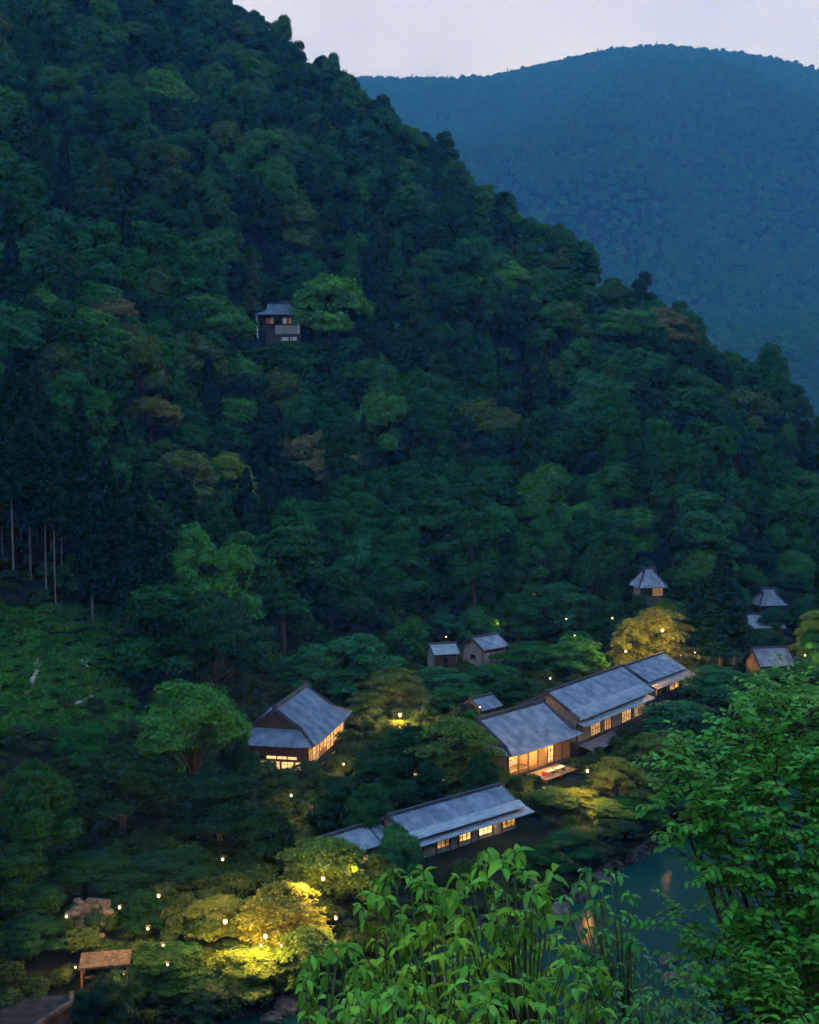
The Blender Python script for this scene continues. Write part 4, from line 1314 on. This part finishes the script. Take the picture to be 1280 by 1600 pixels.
# ------------------------------------------------------------------ undergrowth
M['shrub'] = leaf_mat('shrub_leaf', [(0.018, 0.045, 0.011), (0.030, 0.060, 0.014), (0.014, 0.040, 0.011), (0.042, 0.075, 0.015), (0.026, 0.062, 0.015), (0.016, 0.048, 0.012)], True)
bush = []
for i in range(3):
    P, N, cs, rg = crown_broad(150 + i, 3.2, 1.9, 10, 3600, 0.13, 0.27, 0.75, 0.3)
    bush.append(shape('bush', *leaf_cards(P, N, 0.13, rg, 1.9), M['shrub']))
foot = []
for o in list(col.objects):
    if o.parent is None and 'x0' in o.keys():
        foot.append((o.location.x, o.location.y, o.rotation_euler.z, (o['x1'] - o['x0']) / 2 + 1.3, (o['y1'] - o['y0']) / 2 + 1.6))
foot.append((*at_z(868, 1228, 4.0).xy, R(48), 5.0, 3.0))
foot.append((*at_z(760, 1335, 2.5).xy, R(42), 8.5, 2.6))
def in_house(x, y):
    for cx, cy_, h, a, b in foot:
        dx, dy = x - cx, y - cy_
        if abs(dx * math.cos(h) + dy * math.sin(h)) < a and abs(-dx * math.sin(h) + dy * math.cos(h)) < b: return True
    return False
rs = np.random.RandomState(8)
bp_, bi, bs, br = [], [], [], []
for gy in np.arange(84, 235, 2.3):
    for gx in np.arange(-0.36 * gy - 4, 0.36 * gy + 4, 2.3):
        x, y = gx + rs.uniform(-1, 1), gy + rs.uniform(-1, 1)
        q = rs.uniform(size=5)
        fy = np.interp(x, FAR_X, FAR_Y)
        if y < fy + 2.2 or in_house(x, y): continue
        u = 640 + FPX * x / y
        if y > slope_params(u)[2] + 40: continue
        uu, vv = to_px(x, y, gz(x, y))
        if uu < 200 and 955 < vv < 1105 + (0 if uu > 100 else 40): continue
        s = 0.55 + 0.7 * q[0]
        if y < fy + 8: s *= 0.8
        bp_.append((x, y, gz(x, y) - 0.1)); bi.append(int(q[1] * 3)); bs.append((s, s, s * (0.6 + 0.6 * q[2]))); br.append(q[3] * 6.28)
scatter('undergrowth', bp_, bi, bs, br, bush, 'low shrubs and ferns covering the valley floor and clearing', 'undergrowth')

M['fern'] = leaf_mat('fern_leaf', [G3, FRESH, G3, FRESH, (0.10, 0.24, 0.04), G3, FRESH, G2], True)
fern = []
for i in range(3):          # tufts of long blades
    rg = np.random.RandomState(170 + i)
    n = 420
    az, el = rg.uniform(0, 6.28, n), rg.uniform(0.35, 1.4, n)
    D = np.stack([np.cos(az) * np.cos(el), np.sin(az) * np.cos(el), np.sin(el)], 1)
    L = rg.uniform(0.35, 0.95, n)[:, None]
    B0 = np.stack([rg.normal(0, 0.5, n), rg.normal(0, 0.5, n), np.zeros(n)], 1)
    S = np.cross(D, [0, 0, 1.0]); S /= np.linalg.norm(S, axis=1, keepdims=True)
    S *= 0.05
    tipz = np.array([0, 0, -0.25]) * L * np.cos(el)[:, None]
    V = np.stack([B0 - S * 0.5, B0 + S * 0.5, B0 + D * L * 0.6 + S, B0 + D * L + tipz], 1).reshape(-1, 3)
    fern.append(shape('fern', V, np.arange(n * 4).reshape(n, 4), M['fern']))
fp_, fi_, fs_, fr_ = [], [], [], []
for gy in np.arange(120, 200, 0.95):
    for gx in np.arange(-0.36 * gy, -0.19 * gy, 0.95):
        x, y = gx + rs.uniform(-0.6, 0.6), gy + rs.uniform(-0.6, 0.6)
        q = rs.uniform(size=5)
        uu, vv = to_px(x, y, gz(x, y))
        if uu > 205 or not 950 < vv < 1150: continue
        s = 0.8 + 0.9 * q[0] ** 2
        fp_.append((x, y, gz(x, y) - 0.05)); fi_.append(int(q[1] * 3)); fs_.append((s, s, s * (0.5 + 0.6 * q[2] * q[2]))); fr_.append(q[3] * 6.28)
scatter('clearing_ferns', fp_, fi_, fs_, fr_, fern, 'fresh green ferns and brush on the felled clearing', 'ferns')

# ------------------------------------------------------------------ logs, rocks, path
def log(name, u0, v0, u1, v1, r, label, mat='log'):
    y0, y1 = solve(u0, v0, 1.0, 100, 240), solve(u1, v1, 1.0, 100, 240)
    a, b = at_y(u0, v0, y0), at_y(u1, v1, y1)
    e = empty(name, a)
    tag(e, label, 'log', 'felled wood on the clearing')
    b = b - a
    n = 6
    pts = [b * (i / n) + Vector((0, 0, 0.08 * math.sin(i * 2.1))) for i in range(n + 1)]
    MB().tube(pts, [r * (1 - 0.35 * i / n) for i in range(n + 1)], 9).build('stem', M[mat], e, True)
    c = b * 0.6
    MB().tube([c, c + Vector((0.3, -0.2, 0.5)), c + Vector((0.5, -0.3, 0.9))], [r * 0.4, r * 0.3, r * 0.1], 6).build('branch_stub', M[mat], e, True)
log('fallen_log', 115, 1102, 152, 1084, 0.26, 'grey log lying across the lower clearing')
log('fallen_log', 48, 1068, 64, 1036, 0.34, 'pale splintered log standing up on the clearing')
log('fallen_log', 56, 1050, 56, 1030, 0.42, 'pale broken stump above the splintered log')
log('fallen_log', 22, 985, 82, 1035, 0.08, 'thin felled pole slanting down the clearing', 'bark_pale')
log('fallen_log', 126, 1032, 138, 1042, 0.2, 'short pale branch lying on the clearing')
log('fallen_log', 38, 1084, 56, 1074, 0.16, 'short brown pole at the left of the clearing')

def rock_mesh(seed, mat):
    rg = np.random.RandomState(seed)
    mb = MB().ball((0, 0, 0), 1.0, 12, 8)
    ks = rg.normal(size=(7, 3))
    out = []
    for p in mb.v:
        d = np.array(p)
        r = 1.0
        for k in ks:
            k = k / np.linalg.norm(k)
            r = min(r, (0.62 + 0.2 * abs(k[0])) / max(0.35, d @ k / max(np.linalg.norm(d), 1e-6)))
        out.append(tuple(d * r * (1 + 0.05 * math.sin(9 * d[0] + 7 * d[1]))))
    mb.v = out
    return mb.mesh('rock', mat)
rocks = [rock_mesh(i, M['stone']) for i in range(4)] + [rock_mesh(9 + i, M['stone']) for i in range(2)]
def rock(u, v, r, k, label, sz=0.7, z=0.2):
    p = at_z(u, v, z)
    o = link('boulder', rocks[k], None, (p.x, p.y, max(z, gz(p.x, p.y)) - 0.1), (0.2, 0.1, rnd.uniform(0, 6)))
    o.scale = (r, r * 0.8, r * sz)
    tag(o, label, 'boulder', 'boulders along the river')
for a in ((455, 1572, 1.5, 0, 'warm lit boulder on the bank at the bottom of the grove'), (425, 1590, 0.9, 4, 'small rounded boulder at the bottom edge beside the warm lit one'),
          (500, 1590, 1.2, 1, 'dark boulder on the bank left of the leafy saplings'), (600, 1555, 2.2, 2, 'broad grey rock seen between the saplings near the bottom'),
          (655, 1565, 1.8, 0, 'grey rock right of the broad one between the saplings'), (690, 1540, 1.2, 3, 'small grey rock at the edge of the teal water'),
          (715, 1505, 0.8, 5, 'wet grey stone standing in the river'), (722, 1525, 0.6, 4, 'smaller grey stone below the wet one in the river'),
          (850, 1395, 2.0, 1, 'grey rock on the shore below the riverside wing'), (880, 1430, 1.8, 2, 'flat grey rock at the water below the riverside wing'),
          (905, 1400, 1.4, 3, 'rounded grey rock on the shore below the olive tree'), (830, 1430, 1.4, 0, 'dark rock on the shore left of the flat one'),
          (1045, 1500, 1.0, 4, 'grey rock in the river right of the saplings'), (1060, 1530, 1.3, 5, 'grey rock near the right tree in the river'), (940, 1375, 1.2, 2, 'grey rock at the river bend')):
    rock(*a)

# gravel on the shore
rs = np.random.RandomState(21)
gv, gf = [], []
mb = MB()
for i in range(2600):
    x = rs.uniform(-30, 26)
    y = np.interp(x, FAR_X, FAR_Y) + rs.uniform(0.4, 3.6)
    r = rs.uniform(0.08, 0.3)
    z = gz(x, y)
    c = [(x + r * math.cos(a) * rs.uniform(0.7, 1.1), y + r * math.sin(a) * rs.uniform(0.7, 1.1), z + 0.02) for a in np.arange(5) * 1.257]
    mb.add(c + [(x, y, z + r * 0.7)], [(k, (k + 1) % 5, 5) for k in range(5)])
tag(mb.build('shore_gravel', M['gravel']), 'grey gravel along the river shore', 'gravel', kind='stuff')

# stone steps and hut in the lower left
def steps():
    y = solve(118, 1480, 0.5, 84, 200)
    p = at_y(118, 1480, y)
    e = empty('stone_steps', (p.x, p.y, gz(p.x, p.y)), R(-14))
    tag(e, 'lamp lit flight of rough stone steps in the dark lower left grove', 'steps')
    rq = random.Random(5)
    for i in range(9):
        w = 0.85 + rq.uniform(-0.2, 0.2)
        sx = rq.uniform(-0.15, 0.15)
        MB().box(sx - w, sx + w, i * 0.42, i * 0.42 + 0.5, i * 0.30 - 0.6, 0.30 + i * 0.30 + rq.uniform(-0.04, 0.04)).build('step', M['stone'], e, rot=(0, rq.uniform(-0.05, 0.05), rq.uniform(-0.1, 0.1)))
    for i in range(12):
        o = link('side_stone', rocks[i % 4], e, (rq.choice((-1, 1)) * rq.uniform(1.0, 2.0), rq.uniform(-0.4, 3.6), 0), (0, 0, rq.uniform(0, 6)))
        o.location.z = 0.1 + max(0, o.location.y) * 0.7
        k = rq.uniform(0.25, 0.75)
        o.scale = (k, k * 0.8, k * 0.7)
steps()
p = at_y(165, 1500, solve(165, 1500, 2.3, 84, 200))
hr = empty('waiting_hut', (p.x, p.y, gz(p.x, p.y)), R(8))
tag(hr, 'tiny open timber hut with flat brown roof right of the stone steps', 'hut')
hz = p.z - hr.location.z
MB().slab([(-1.9, -1.0, hz - 0.1), (1.9, -1.0, hz), (1.9, 1.0, hz + 0.35), (-1.9, 1.0, hz + 0.25)], 0.16).build('roof', M['bark'], hr)
for sx in (-1.7, 1.7):
    for sy in (-0.8, 0.8):
        MB().box(sx - 0.07, sx + 0.07, sy - 0.07, sy + 0.07, -0.5, hz - 0.1).build('post', M['timber_warm'], hr)
MB().box(-1.6, 1.6, 0.3, 0.75, 0.35, 0.45).build('bench_seat', M['timber_warm'], hr)
for k, (u0, v0, u1, v1) in enumerate(((157, 1536, 184, 1514), (146, 1522, 156, 1511), (155, 1521, 164, 1513))):
    a = at_y(u0, v0, solve(u0, v0, 0.3, 84, 200))
    b = at_y(u1, v1, a.y + 1.5)
    o = MB().tube([(0, 0, 0), (b - a) * 0.5 + Vector((0, 0, 0.05)), b - a], 0.07, 7).build('timber_rail', M['timber_warm'], None, True, loc=a)
    tag(o, ('longest lamp lit timber rail slanting below the waiting hut', 'shortest timber rail left of the waiting hut', 'middle timber rail below the waiting hut')[k], 'rail', 'timber rails by the hut')
M['path'] = noisy('dark_paving', (0.010, 0.012, 0.016), (0.028, 0.030, 0.036), 1.5, 0.95, 0.2, 6, spec=0.02)
def path():
    pts = [(-60, 1640), (-30, 1592), (40, 1562), (112, 1553), (112, 1568), (40, 1615), (10, 1650)]
    v = [at_z(u, v_, 4.0) for u, v_ in pts]
    o = MB().slab([(q.x, q.y, q.z) for q in v], 1.6).build('river_path', M['path'])
    tag(o, 'dark paved path in the bottom left corner', 'path', kind='structure')
    k = MB()
    for a, b in zip(v[3:], v[4:]):
        k.bar(a + Vector((0, 0, 0.08)), b + Vector((0, 0, 0.08)), 0.3, 0.3)
    k.build('kerb', M['gravel'], o)
path()

# terrace with benches before the pavilion
x0, y0, zf = pv['x0'], pv['y0'], pv['zf']
pm = Matrix.LocRotScale(pv.location, pv.rotation_euler, None)
def at_pv(x, y, z):
    return pm @ Vector((x, y, z))
tz = 4.2 - pv.location.z                      # terrace a step above the ground
dk = empty('garden_terrace', at_pv(x0 + 5.4, y0 - 2.2, tz), pv.rotation_euler.z)
tag(dk, 'lamp lit timber terrace below the pavilion veranda', 'terrace')
for i in range(12):
    MB().box(-3.2, 3.2, -1.5 + i * 0.25, -1.27 + i * 0.25, -0.1, 0.0).build('plank', M['timber_warm'], dk)
for sx in (-3, 0, 3):
    MB().box(sx - 0.1, sx + 0.1, -1.4, 1.3, -1.6, -0.103).build('support', M['timber'], dk)
for i, lab in enumerate(('low bench with pale cushion and red cloth on the terrace, nearer the steps', 'low bench with pale cushion on the terrace, nearer the long hall')):
    b = empty('bench', at_pv(x0 + 4.2 + i * 1.9, y0 - 2.7, tz + 0.004), pv.rotation_euler.z)
    tag(b, lab, 'bench', 'benches on the terrace')
    MB().box(-0.75, 0.75, -0.3, 0.3, 0.30, 0.38).build('seat', M['timber'], b)
    MB().box(-0.7, 0.7, -0.27, 0.27, 0.383, 0.47).build('cushion', M['cream_cloth'], b)
    for sx in (-0.65, 0.65):
        MB().box(sx - 0.05, sx + 0.05, -0.25, 0.25, 0, 0.299).build('leg', M['timber'], b)
    if i == 0:
        MB().box(-1.0, -0.78, -0.35, 0.35, 0.02, 0.4).build('red_cover', M['red_cloth'], b)
point('terrace_light', dk, (0.3, 0.3, 1.3), 260)

# ------------------------------------------------------------------ lamps
LAMPS = [   # u, v, watts, height above ground, label
    (625, 1117, 1500, 2.6, 'bright lamp shining under the maple between guest house and pavilion'),
    (918, 1205, 600, 3.0, 'bright lamp in the golden maple below the long hall'),
    (850, 1232, 260, 1.6, 'lamp at the foot of the pavilion terrace'),
    (920, 1272, 60, 2.6, 'small lamp low in the golden maple above the river'),
    (887, 1290, 45, 2.6, 'small lamp on the bank right of the riverside wing'),
    (415, 1463, 700, 5.2, 'brightest lamp in the lower grove'),
    (408, 1478, 160, 4.8, 'small lamp right under the brightest one of the lower grove'),
    (505, 1373, 700, 5.0, 'bright lamp in the big maple below the annex'),
    (475, 1382, 350, 5.0, 'lamp left of the bright one below the annex'),
    (555, 1357, 90, 4.4, 'faint lamp below the annex windows'),
    (525, 1435, 240, 4.6, 'faint lamp between the lower grove and the saplings'),
    (352, 1440, 900, 4.6, 'lamp at the foot of the golden maple left in the grove'),
    (440, 1478, 60, 4.6, 'tiny lamp right of the brightest one in the grove'),
    (248, 1400, 320, 5.5, 'small lamp in the dim maple above the grove'),
    (187, 1418, 240, 5.5, 'single white lamp right above the stone steps'),
    (231, 1451, 140, 5.5, 'tiny lamp below the single white one'),
    (255, 1477, 50, 5.5, 'tiny lamp in the middle of the dark lower left trees'),
    (262, 1507, 50, 5.5, 'tiny lamp lowest in the dark lower left trees'),
    (348, 1343, 260, 5.0, 'faint lamp below the guest house in the dark trees'),
    (978, 1018, 700, 3.0, 'lamp left of the golden lit maples behind the farther hall'),
    (1035, 985, 4200, 4.6, 'lamp inside the brilliant golden maple'),
    (1064, 1024, 200, 2.4, 'lamp at the ridge end of the farther hall'),
    (1086, 1020, 300, 2.4, 'larger lamp in the row right of the farther hall'),
    (1105, 1018, 80, 2.4, 'lamp in the row right of the larger one'),
    (1121, 1019, 60, 2.4, 'last lamp of the row under the black cedars'),
    (885, 967, 120, 4.0, 'small lamp in the maples behind the long hall'),
    (825, 940, 90, 4.5, 'highest small lamp at the foot of the dark slope'),
    (957, 966, 260, 4.0, 'lamp at the left edge of the golden trees'),
    (898, 993, 60, 4.5, 'tiny lamp below the small one behind the long hall'),
    (1258, 1024, 300, 4.5, 'lamp beside the cottage at the right photo edge'),
    (1203, 1094, 110, 5.5, 'small lamp in the green trees below the cottage'),
    (1040, 1160, 70, 5.0, 'small lamp in the maple below the curtained windows'),
    (750, 1105, 70, 5.0, 'lamp behind the left end of the pavilion ridge'),
    (860, 1060, 120, 5.5, 'small lamp behind the long hall gable'),
    (697, 995, 60, 5.0, 'tiny lamp above the bluish shed'),
    (778, 975, 50, 5.0, 'tiny lamp right of the storehouse'),
    (448, 1034, 50, 5.0, 'tiny lamp left behind the guest house'),
    (537, 1194, 160, 2.2, 'white lantern beside the guest house deck'),
    (455, 1243, 260, 3.5, 'dim reddish lamp below the guest house windows'),
    (118, 1512, 20, 1.4, 'lamp at the foot of the stone steps'),
    (104, 1432, 180, 4.4, 'lamp at the top of the stone steps'),
    (193, 1522, 35, 3.8, 'narrow white lamp right of the waiting hut'),
    (113, 1590, 8, 2.2, 'lamp at the bottom edge beside the path'),
]
lamp_head = MB().ball((0, 0, 0), 0.15, 10, 8, 1.15).mesh('lamp_head', M['lamp'], True)
cap_me = MB().tube([(0, 0, 0.17), (0, 0, 0.24)], [0.2, 0.05], 10).mesh('cap', M['lamp_metal'])
FRONT = {625: 161.5, 918: 132.4, 415: 95.6, 408: 95.4, 352: 97.0, 505: 102.8, 475: 103.5, 978: 190.0, 1035: 190.6, 957: 191, 920: 131, 887: 129.5, 1040: 146, 750: 150, 1258: 188, 885: 188, 860: 166}  # distances bringing these lamps forward, to light the near side of the crowns
for u, v, pw, h, lab in LAMPS:
    y = FRONT.get(u) or solve(u, v, h, 84, 240)
    p = at_y(u, v, y)
    g = gz(p.x, p.y)
    hang = p.z - g > 3.2                                   # hung free in the air instead of standing on a post
    e = empty('hanging_lantern' if hang else 'garden_lamp', p if hang else (p.x, p.y, g))
    tag(e, lab, 'lamp', 'garden lamps')
    hh = 0.0 if hang else p.z - g
    if hang:
        MB().tube([(0, 0, 0.2), (0, 0, 0.55)], 0.01, 5).build('cord', M['lamp_metal'], e)
    else:
        MB().tube([(0, 0, -0.3), (0, 0, hh - 0.16)], 0.045, 8).build('post', M['lamp_metal'], e)
    o = link('lamp_head', lamp_head, e, (0, 0, hh))
    o.scale = (min(1.35, 0.5 + pw / 1500),) * 3
    link('cap', cap_me, e, (0, 0, hh + 0.02))
    d = bpy.data.lights.new('lamp_light', 'POINT')
    d.energy, d.color, d.shadow_soft_size = pw * (4.6 if pw < 2000 else 2.0), (1.0, 0.44, 0.07), 0.3
    link('lamp_light', d, e, (0, -1.7, hh + 0.7))  # light point set off its lamp head, to spread the glow over the crowns
# ------------------------------------------------------------------ foreground saplings
def leaf_shape(seed, droop, w=0.36, cup=0.10, segs=5, mat=None, name='leaf'):
    rg = random.Random(seed)
    mb = MB()
    rows = []
    for i in range(segs + 1):
        t = i / segs
        wd = w * 0.5 * (math.sin(math.pi * min(1, t * 0.92 + 0.06)) ** 0.8) * (1 - 0.25 * t) + 0.004
        if i == segs: wd = 0.004
        x = t * (1 - 0.10 * droop * t)
        z = -droop * t * t * 0.55 + 0.02 * math.sin(3 * t + seed)
        tw = rg.uniform(-0.02, 0.02)
        rows.append([(x, -wd, z + cup * wd * 2 + tw), (x, 0, z), (x, wd, z + cup * wd * 2 - tw)])
    vs_ = [p for r in rows for p in r]
    fs_ = []
    for i in range(segs):
        for k in range(2):
            a = i * 3 + k
            fs_.append((a, a + 1, a + 4, a + 3))
    mb.add(vs_, fs_)
    return mb.mesh(name, mat or M['near_leaf'], True)
LEAF = [leaf_shape(i, (0.35, 0.6, 0.85, 0.5)[i], (0.48, 0.53, 0.44, 0.56)[i], 0.35) for i in range(4)]
OVAL = [leaf_shape(10 + i, (0.2, 0.4, 0.3)[i], (0.5, 0.56, 0.46)[i], 0.3, 4) for i in range(3)]

rl = random.Random(77)
def place_leaf(parent, meshes, p, az, el, roll, s, tint, k=0.38):
    o = link('leaf', rl.choice(meshes), parent, p, (roll, -el, az))
    o.scale = (s, s * rl.uniform(0.85, 1.15), s)
    q = 1 + rl.uniform(-k, k)
    h = rl.uniform(-0.3, 0.45)
    o.color = (tint[0] * q * (1 + h), tint[1] * q, tint[2] * q * (1 - h), 1)

def sapling(u, vt, d, rx, ry, tips, lpx, tint, label, meshes=LEAF, whorl=7):
    top = at_y(u, vt, d)
    g = gz(top.x, top.y)
    px = d / FPX
    RX, RY = rx * px, ry * px
    base = Vector((top.x + rl.uniform(-1.3, 1.3), top.y + rl.uniform(-0.3, 1.0), g))
    e = empty('sapling', base)
    tag(e, label, 'sapling', 'leafy saplings before the camera')
    RY *= 1.25
    RX *= 1.22
    tips = min(int(tips * 1.75), 29 if whorl < 8 else 27)
    lpx *= 0.68
    c = top - Vector((0, 0, RY))
    br = MB()
    cl = c - base
    br.tube([(0, 0, -0.3), cl * 0.4 + Vector((0.1, 0, 0)), cl * 0.8, cl + Vector((0, 0, RY * 0.7))], [0.016, 0.013, 0.010, 0.005], 7)
    for i in range(tips):
        a = 2.39996 * i + rl.uniform(-0.4, 0.4)
        f = 1 - 2 * (i + 0.5) / tips
        rad = math.sqrt(max(0, 1 - f * f)) * rl.uniform(0.55, 1.0)
        tip = cl + Vector((math.cos(a) * rad * RX, math.sin(a) * rad * RX * 0.8, f * RY * 0.92))
        st = cl * 0.8 + (tip - cl) * 0.12 + Vector((0, 0, (f - 0.6) * RY * 0.5))
        mid = st.lerp(tip, 0.55) + Vector((0, 0, -0.04))
        br.tube([st, mid, tip], [0.011, 0.008, 0.004], 5)
        L = lpx * px
        k = whorl + rl.choice((-2, -1, 0, 1))
        a0 = rl.uniform(0, 6.28)
        for j in range(k):
            az = a0 + 6.2832 * j / k + rl.uniform(-0.3, 0.3)
            el = rl.uniform(-1.0, 0.1) if j < k - 1 else 0.35
            place_leaf(e, meshes, tip + Vector((math.cos(az), math.sin(az), 0)) * 0.012 - Vector((0, 0, 0.02 * (j % 3))), az, el, rl.uniform(-0.4, 0.4), L * rl.uniform(0.55, 1.25), tint)
        for j in range(2):       # leaves along the shoot
            q = mid.lerp(tip, rl.uniform(0, 0.8))
            place_leaf(e, meshes, q, rl.uniform(0, 6.28), rl.uniform(-0.6, 0.2), rl.uniform(-0.5, 0.5), L * rl.uniform(0.5, 0.9), tint)
    for i in range(26):          # leaves down the stem
        q = cl * rl.uniform(0.5, 1.0)
        az = rl.uniform(0, 6.28)
        place_leaf(e, meshes, q + Vector((math.cos(az), math.sin(az), 0)) * 0.02, az, rl.uniform(-0.9, 0.1), rl.uniform(-0.5, 0.5), lpx * px * rl.uniform(0.7, 1.15), tint)
    br.build('stem', M['twig'], e, True)

SB, SY, ST = (0.095, 0.370, 0.048), (0.170, 0.420, 0.045), (0.060, 0.300, 0.085)
for a in ((640, 1352, 8.6, 72, 50, 15, 36, SB, 'sapling with drooping leaves in front of the riverside wing, left one'),
          (790, 1318, 8.2, 72, 62, 16, 40, SB, 'tall sapling with big leaves reaching up to the riverside wing windows'),
          (525, 1468, 8.0, 62, 65, 17, 36, SB, 'leftmost bright sapling below the lower grove'),
          (610, 1462, 8.4, 60, 60, 12, 36, SY, 'yellowish green sapling second from the left'),
          (705, 1430, 8.0, 75, 60, 15, 36, SY, 'sapling with yellowish leaves in the middle of the thicket'),
          (810, 1420, 9.5, 60, 45, 10, 32, SY, 'yellowish sapling under the tall one'),
          (940, 1350, 10.5, 58, 70, 16, 28, ST, 'dark teal sapling at the edge of the river, farthest right of the tall ones'),
          (860, 1470, 9.0, 85, 60, 17, 32, SB, 'green sapling right of the middle of the thicket'),
          (680, 1535, 7.0, 110, 50, 15, 40, SB, 'lowest sapling at the bottom middle'),
          (560, 1548, 7.2, 70, 45, 10, 36, SB, 'small sapling at the bottom left of the thicket'),
          (800, 1520, 7.6, 80, 55, 13, 36, SB, 'bright sapling at the bottom right of the middle'),
          (920, 1525, 9.0, 100, 55, 20, 25, ST, 'teal sapling with smaller leaves at the bottom'),):
    sapling(*a)
sapling(1035, 1490, 10.5, 80, 75, 26, 20, (0.075, 0.24, 0.12), 'fine leaved pale sapling beside the river at the bottom', OVAL, 8)
for a in ((600, 1500, 9.4, 80, 60, 14, 34, SB, 'shaded sapling behind the leftmost bright one'), (735, 1485, 9.3, 80, 65, 14, 34, SB, 'shaded sapling behind the middle of the thicket'),
          (850, 1535, 9.2, 80, 50, 14, 32, SY, 'low yellowish sapling right of the lowest one'), (740, 1560, 7.0, 70, 40, 10, 36, SY, 'yellowish shoot at the bottom edge in the middle')):
    sapling(*a)
sapling(1075, 1530, 10.2, 60, 60, 18, 20, (0.065, 0.22, 0.10), 'fine leaved pale sapling lowest under the overhanging tree', OVAL, 8)
sapling(985, 1540, 9.6, 70, 50, 16, 24, (0.065, 0.22, 0.09), 'fine leaved sapling at the bottom edge right of the teal one', OVAL, 8)
sapling(960, 1450, 10.8, 60, 50, 16, 21, (0.06, 0.21, 0.10), 'fine leaved sapling between the teal ones', OVAL, 8)

# ------------------------------------------------------------------ overhanging tree on the right
def right_tree():
    lobes = [(1250, 1130, 95, 13.5), (1180, 1160, 70, 13.0), (1085, 1215, 66, 12.6), (1210, 1240, 95, 12.6), (1130, 1275, 70, 12.2), (1270, 1300, 100, 12.5), (1180, 1345, 85, 12.0),
             (1120, 1370, 55, 12.3), (1085, 1310, 45, 12.4), (1060, 1260, 35, 12.5), (1075, 1440, 32, 12.1), (1250, 1410, 95, 12.0), (1200, 1440, 62, 12.0), (1165, 1500, 62, 11.6), (1110, 1505, 45, 11.8), (1250, 1520, 95, 11.5), (1175, 1580, 80, 11.2), (1130, 1590, 55, 11.2), (1270, 1600, 95, 11), (1350, 1200, 120, 13), (1370, 1400, 140, 12.5), (1340, 1580, 120, 12)]
    b = at_y(1330, 1500, 13.2)
    g = gz(b.x, b.y)
    e = empty('overhanging_tree', (b.x, b.y, g))
    tag(e, 'large dark green leafy tree overhanging the right side near the camera', 'tree')
    O = Vector((b.x, b.y, g))
    rng = np.random.RandomState(31)
    limb = MB()
    fork = Vector((-0.2, 0, 1.6))
    limb.tube([(0, 0, -0.5), (0.05, 0, 0.6), fork], [0.17, 0.14, 0.11], 9)
    P, N, A = [], [], []
    for u, v, r, d in lobes:
        c = at_y(u, v, d) - O
        rm = r * d / FPX
        mid = fork.lerp(c, 0.5) + Vector((0, 0, 0.2))
        limb.tube([fork, mid, c], [0.06, 0.04, 0.012], 6)
        k = int(620 * (rm / 0.5) ** 2)
        # sprays: short twigs, leaves along them
        nt = max(5, k // 9)
        for i in range(nt):
            dv = rng.normal(size=3); dv /= np.linalg.norm(dv)
            if dv[2] < -0.5: dv[2] *= -1
            s = np.array(c) + dv * rm * rng.uniform(0.35, 1.0) * np.array([1.0, 1.0, 0.8])
            out = dv + np.array([0, 0, -0.15]) + rng.normal(0, 0.3, 3)
            out /= np.linalg.norm(out)
            if i % 4 == 0:
                limb.tube([Vector(np.array(c) + dv * rm * 0.2), Vector(s), Vector(s + out * 0.25)], [0.008, 0.006, 0.003], 4, False)
            for j in range(9):
                t = j / 9 * 0.30
                P.append(s + out * t)
                side = np.cross(out, [0, 0, 1.0]); side /= max(np.linalg.norm(side), 1e-5)
                dr = side * (1 if j % 2 else -1) * 0.9 + out * 0.55 + np.array([0, 0, rng.uniform(-0.5, 0.15)])
                A.append(dr / np.linalg.norm(dr))
    limb.build('trunk', M['bark'], e, True)
    P, A = np.array(P), np.array(A)
    n = len(P)
    col_t = (0.062, 0.290, 0.042)
    # the leaves nearest the camera stand singly, the rest is one mass
    W = P + np.array(O)
    dist = np.linalg.norm(W - np.array([0, 0, CAMZ]), axis=1)
    uu = 640 + FPX * W[:, 0] / W[:, 1]
    order = np.argsort(dist + np.where(uu > 1275, 50, 0))
    single = order[:260]
    rest_i = order[260:]
    for i in single:
        a = A[i]
        place_leaf(e, OVAL, Vector(P[i]), math.atan2(a[1], a[0]), math.asin(max(-1, min(1, a[2]))), rl.uniform(-0.4, 0.4), rl.uniform(0.07, 0.11), col_t)
    Q, D = P[rest_i], A[rest_i]
    m_ = len(Q)
    L = rng.uniform(0.065, 0.115, m_)[:, None]
    up = np.array([0, 0, 1.0]) + rng.normal(0, 0.35, (m_, 3))
    B = np.cross(up, D); B /= np.maximum(np.linalg.norm(B, axis=1, keepdims=True), 1e-6)
    Nn = np.cross(D, B)
    wv = L * 0.27
    V = np.stack([Q, Q + D * L * 0.35 + B * wv + Nn * L * 0.06, Q + D * L * 0.4 - Nn * L * 0.02, Q + D * L * 0.35 - B * wv + Nn * L * 0.06,
                  Q + D * L * 0.7 + B * wv * 0.8 - Nn * L * 0.03, Q + D * L - Nn * L * 0.16, Q + D * L * 0.7 - B * wv * 0.8 - Nn * L * 0.03], 1).reshape(-1, 3)
    base = np.arange(m_)[:, None] * 7
    F = np.concatenate([base + np.array([[0, 1, 4, 2]]), base + np.array([[0, 2, 6, 3]]), base + np.array([[2, 4, 5, 6]])])
    f = link('foliage', np_mesh('foliage', V, F, M['near_leaf'], True), e)
    f['kind'] = 'stuff'
    f.color = (*col_t, 1)
right_tree()
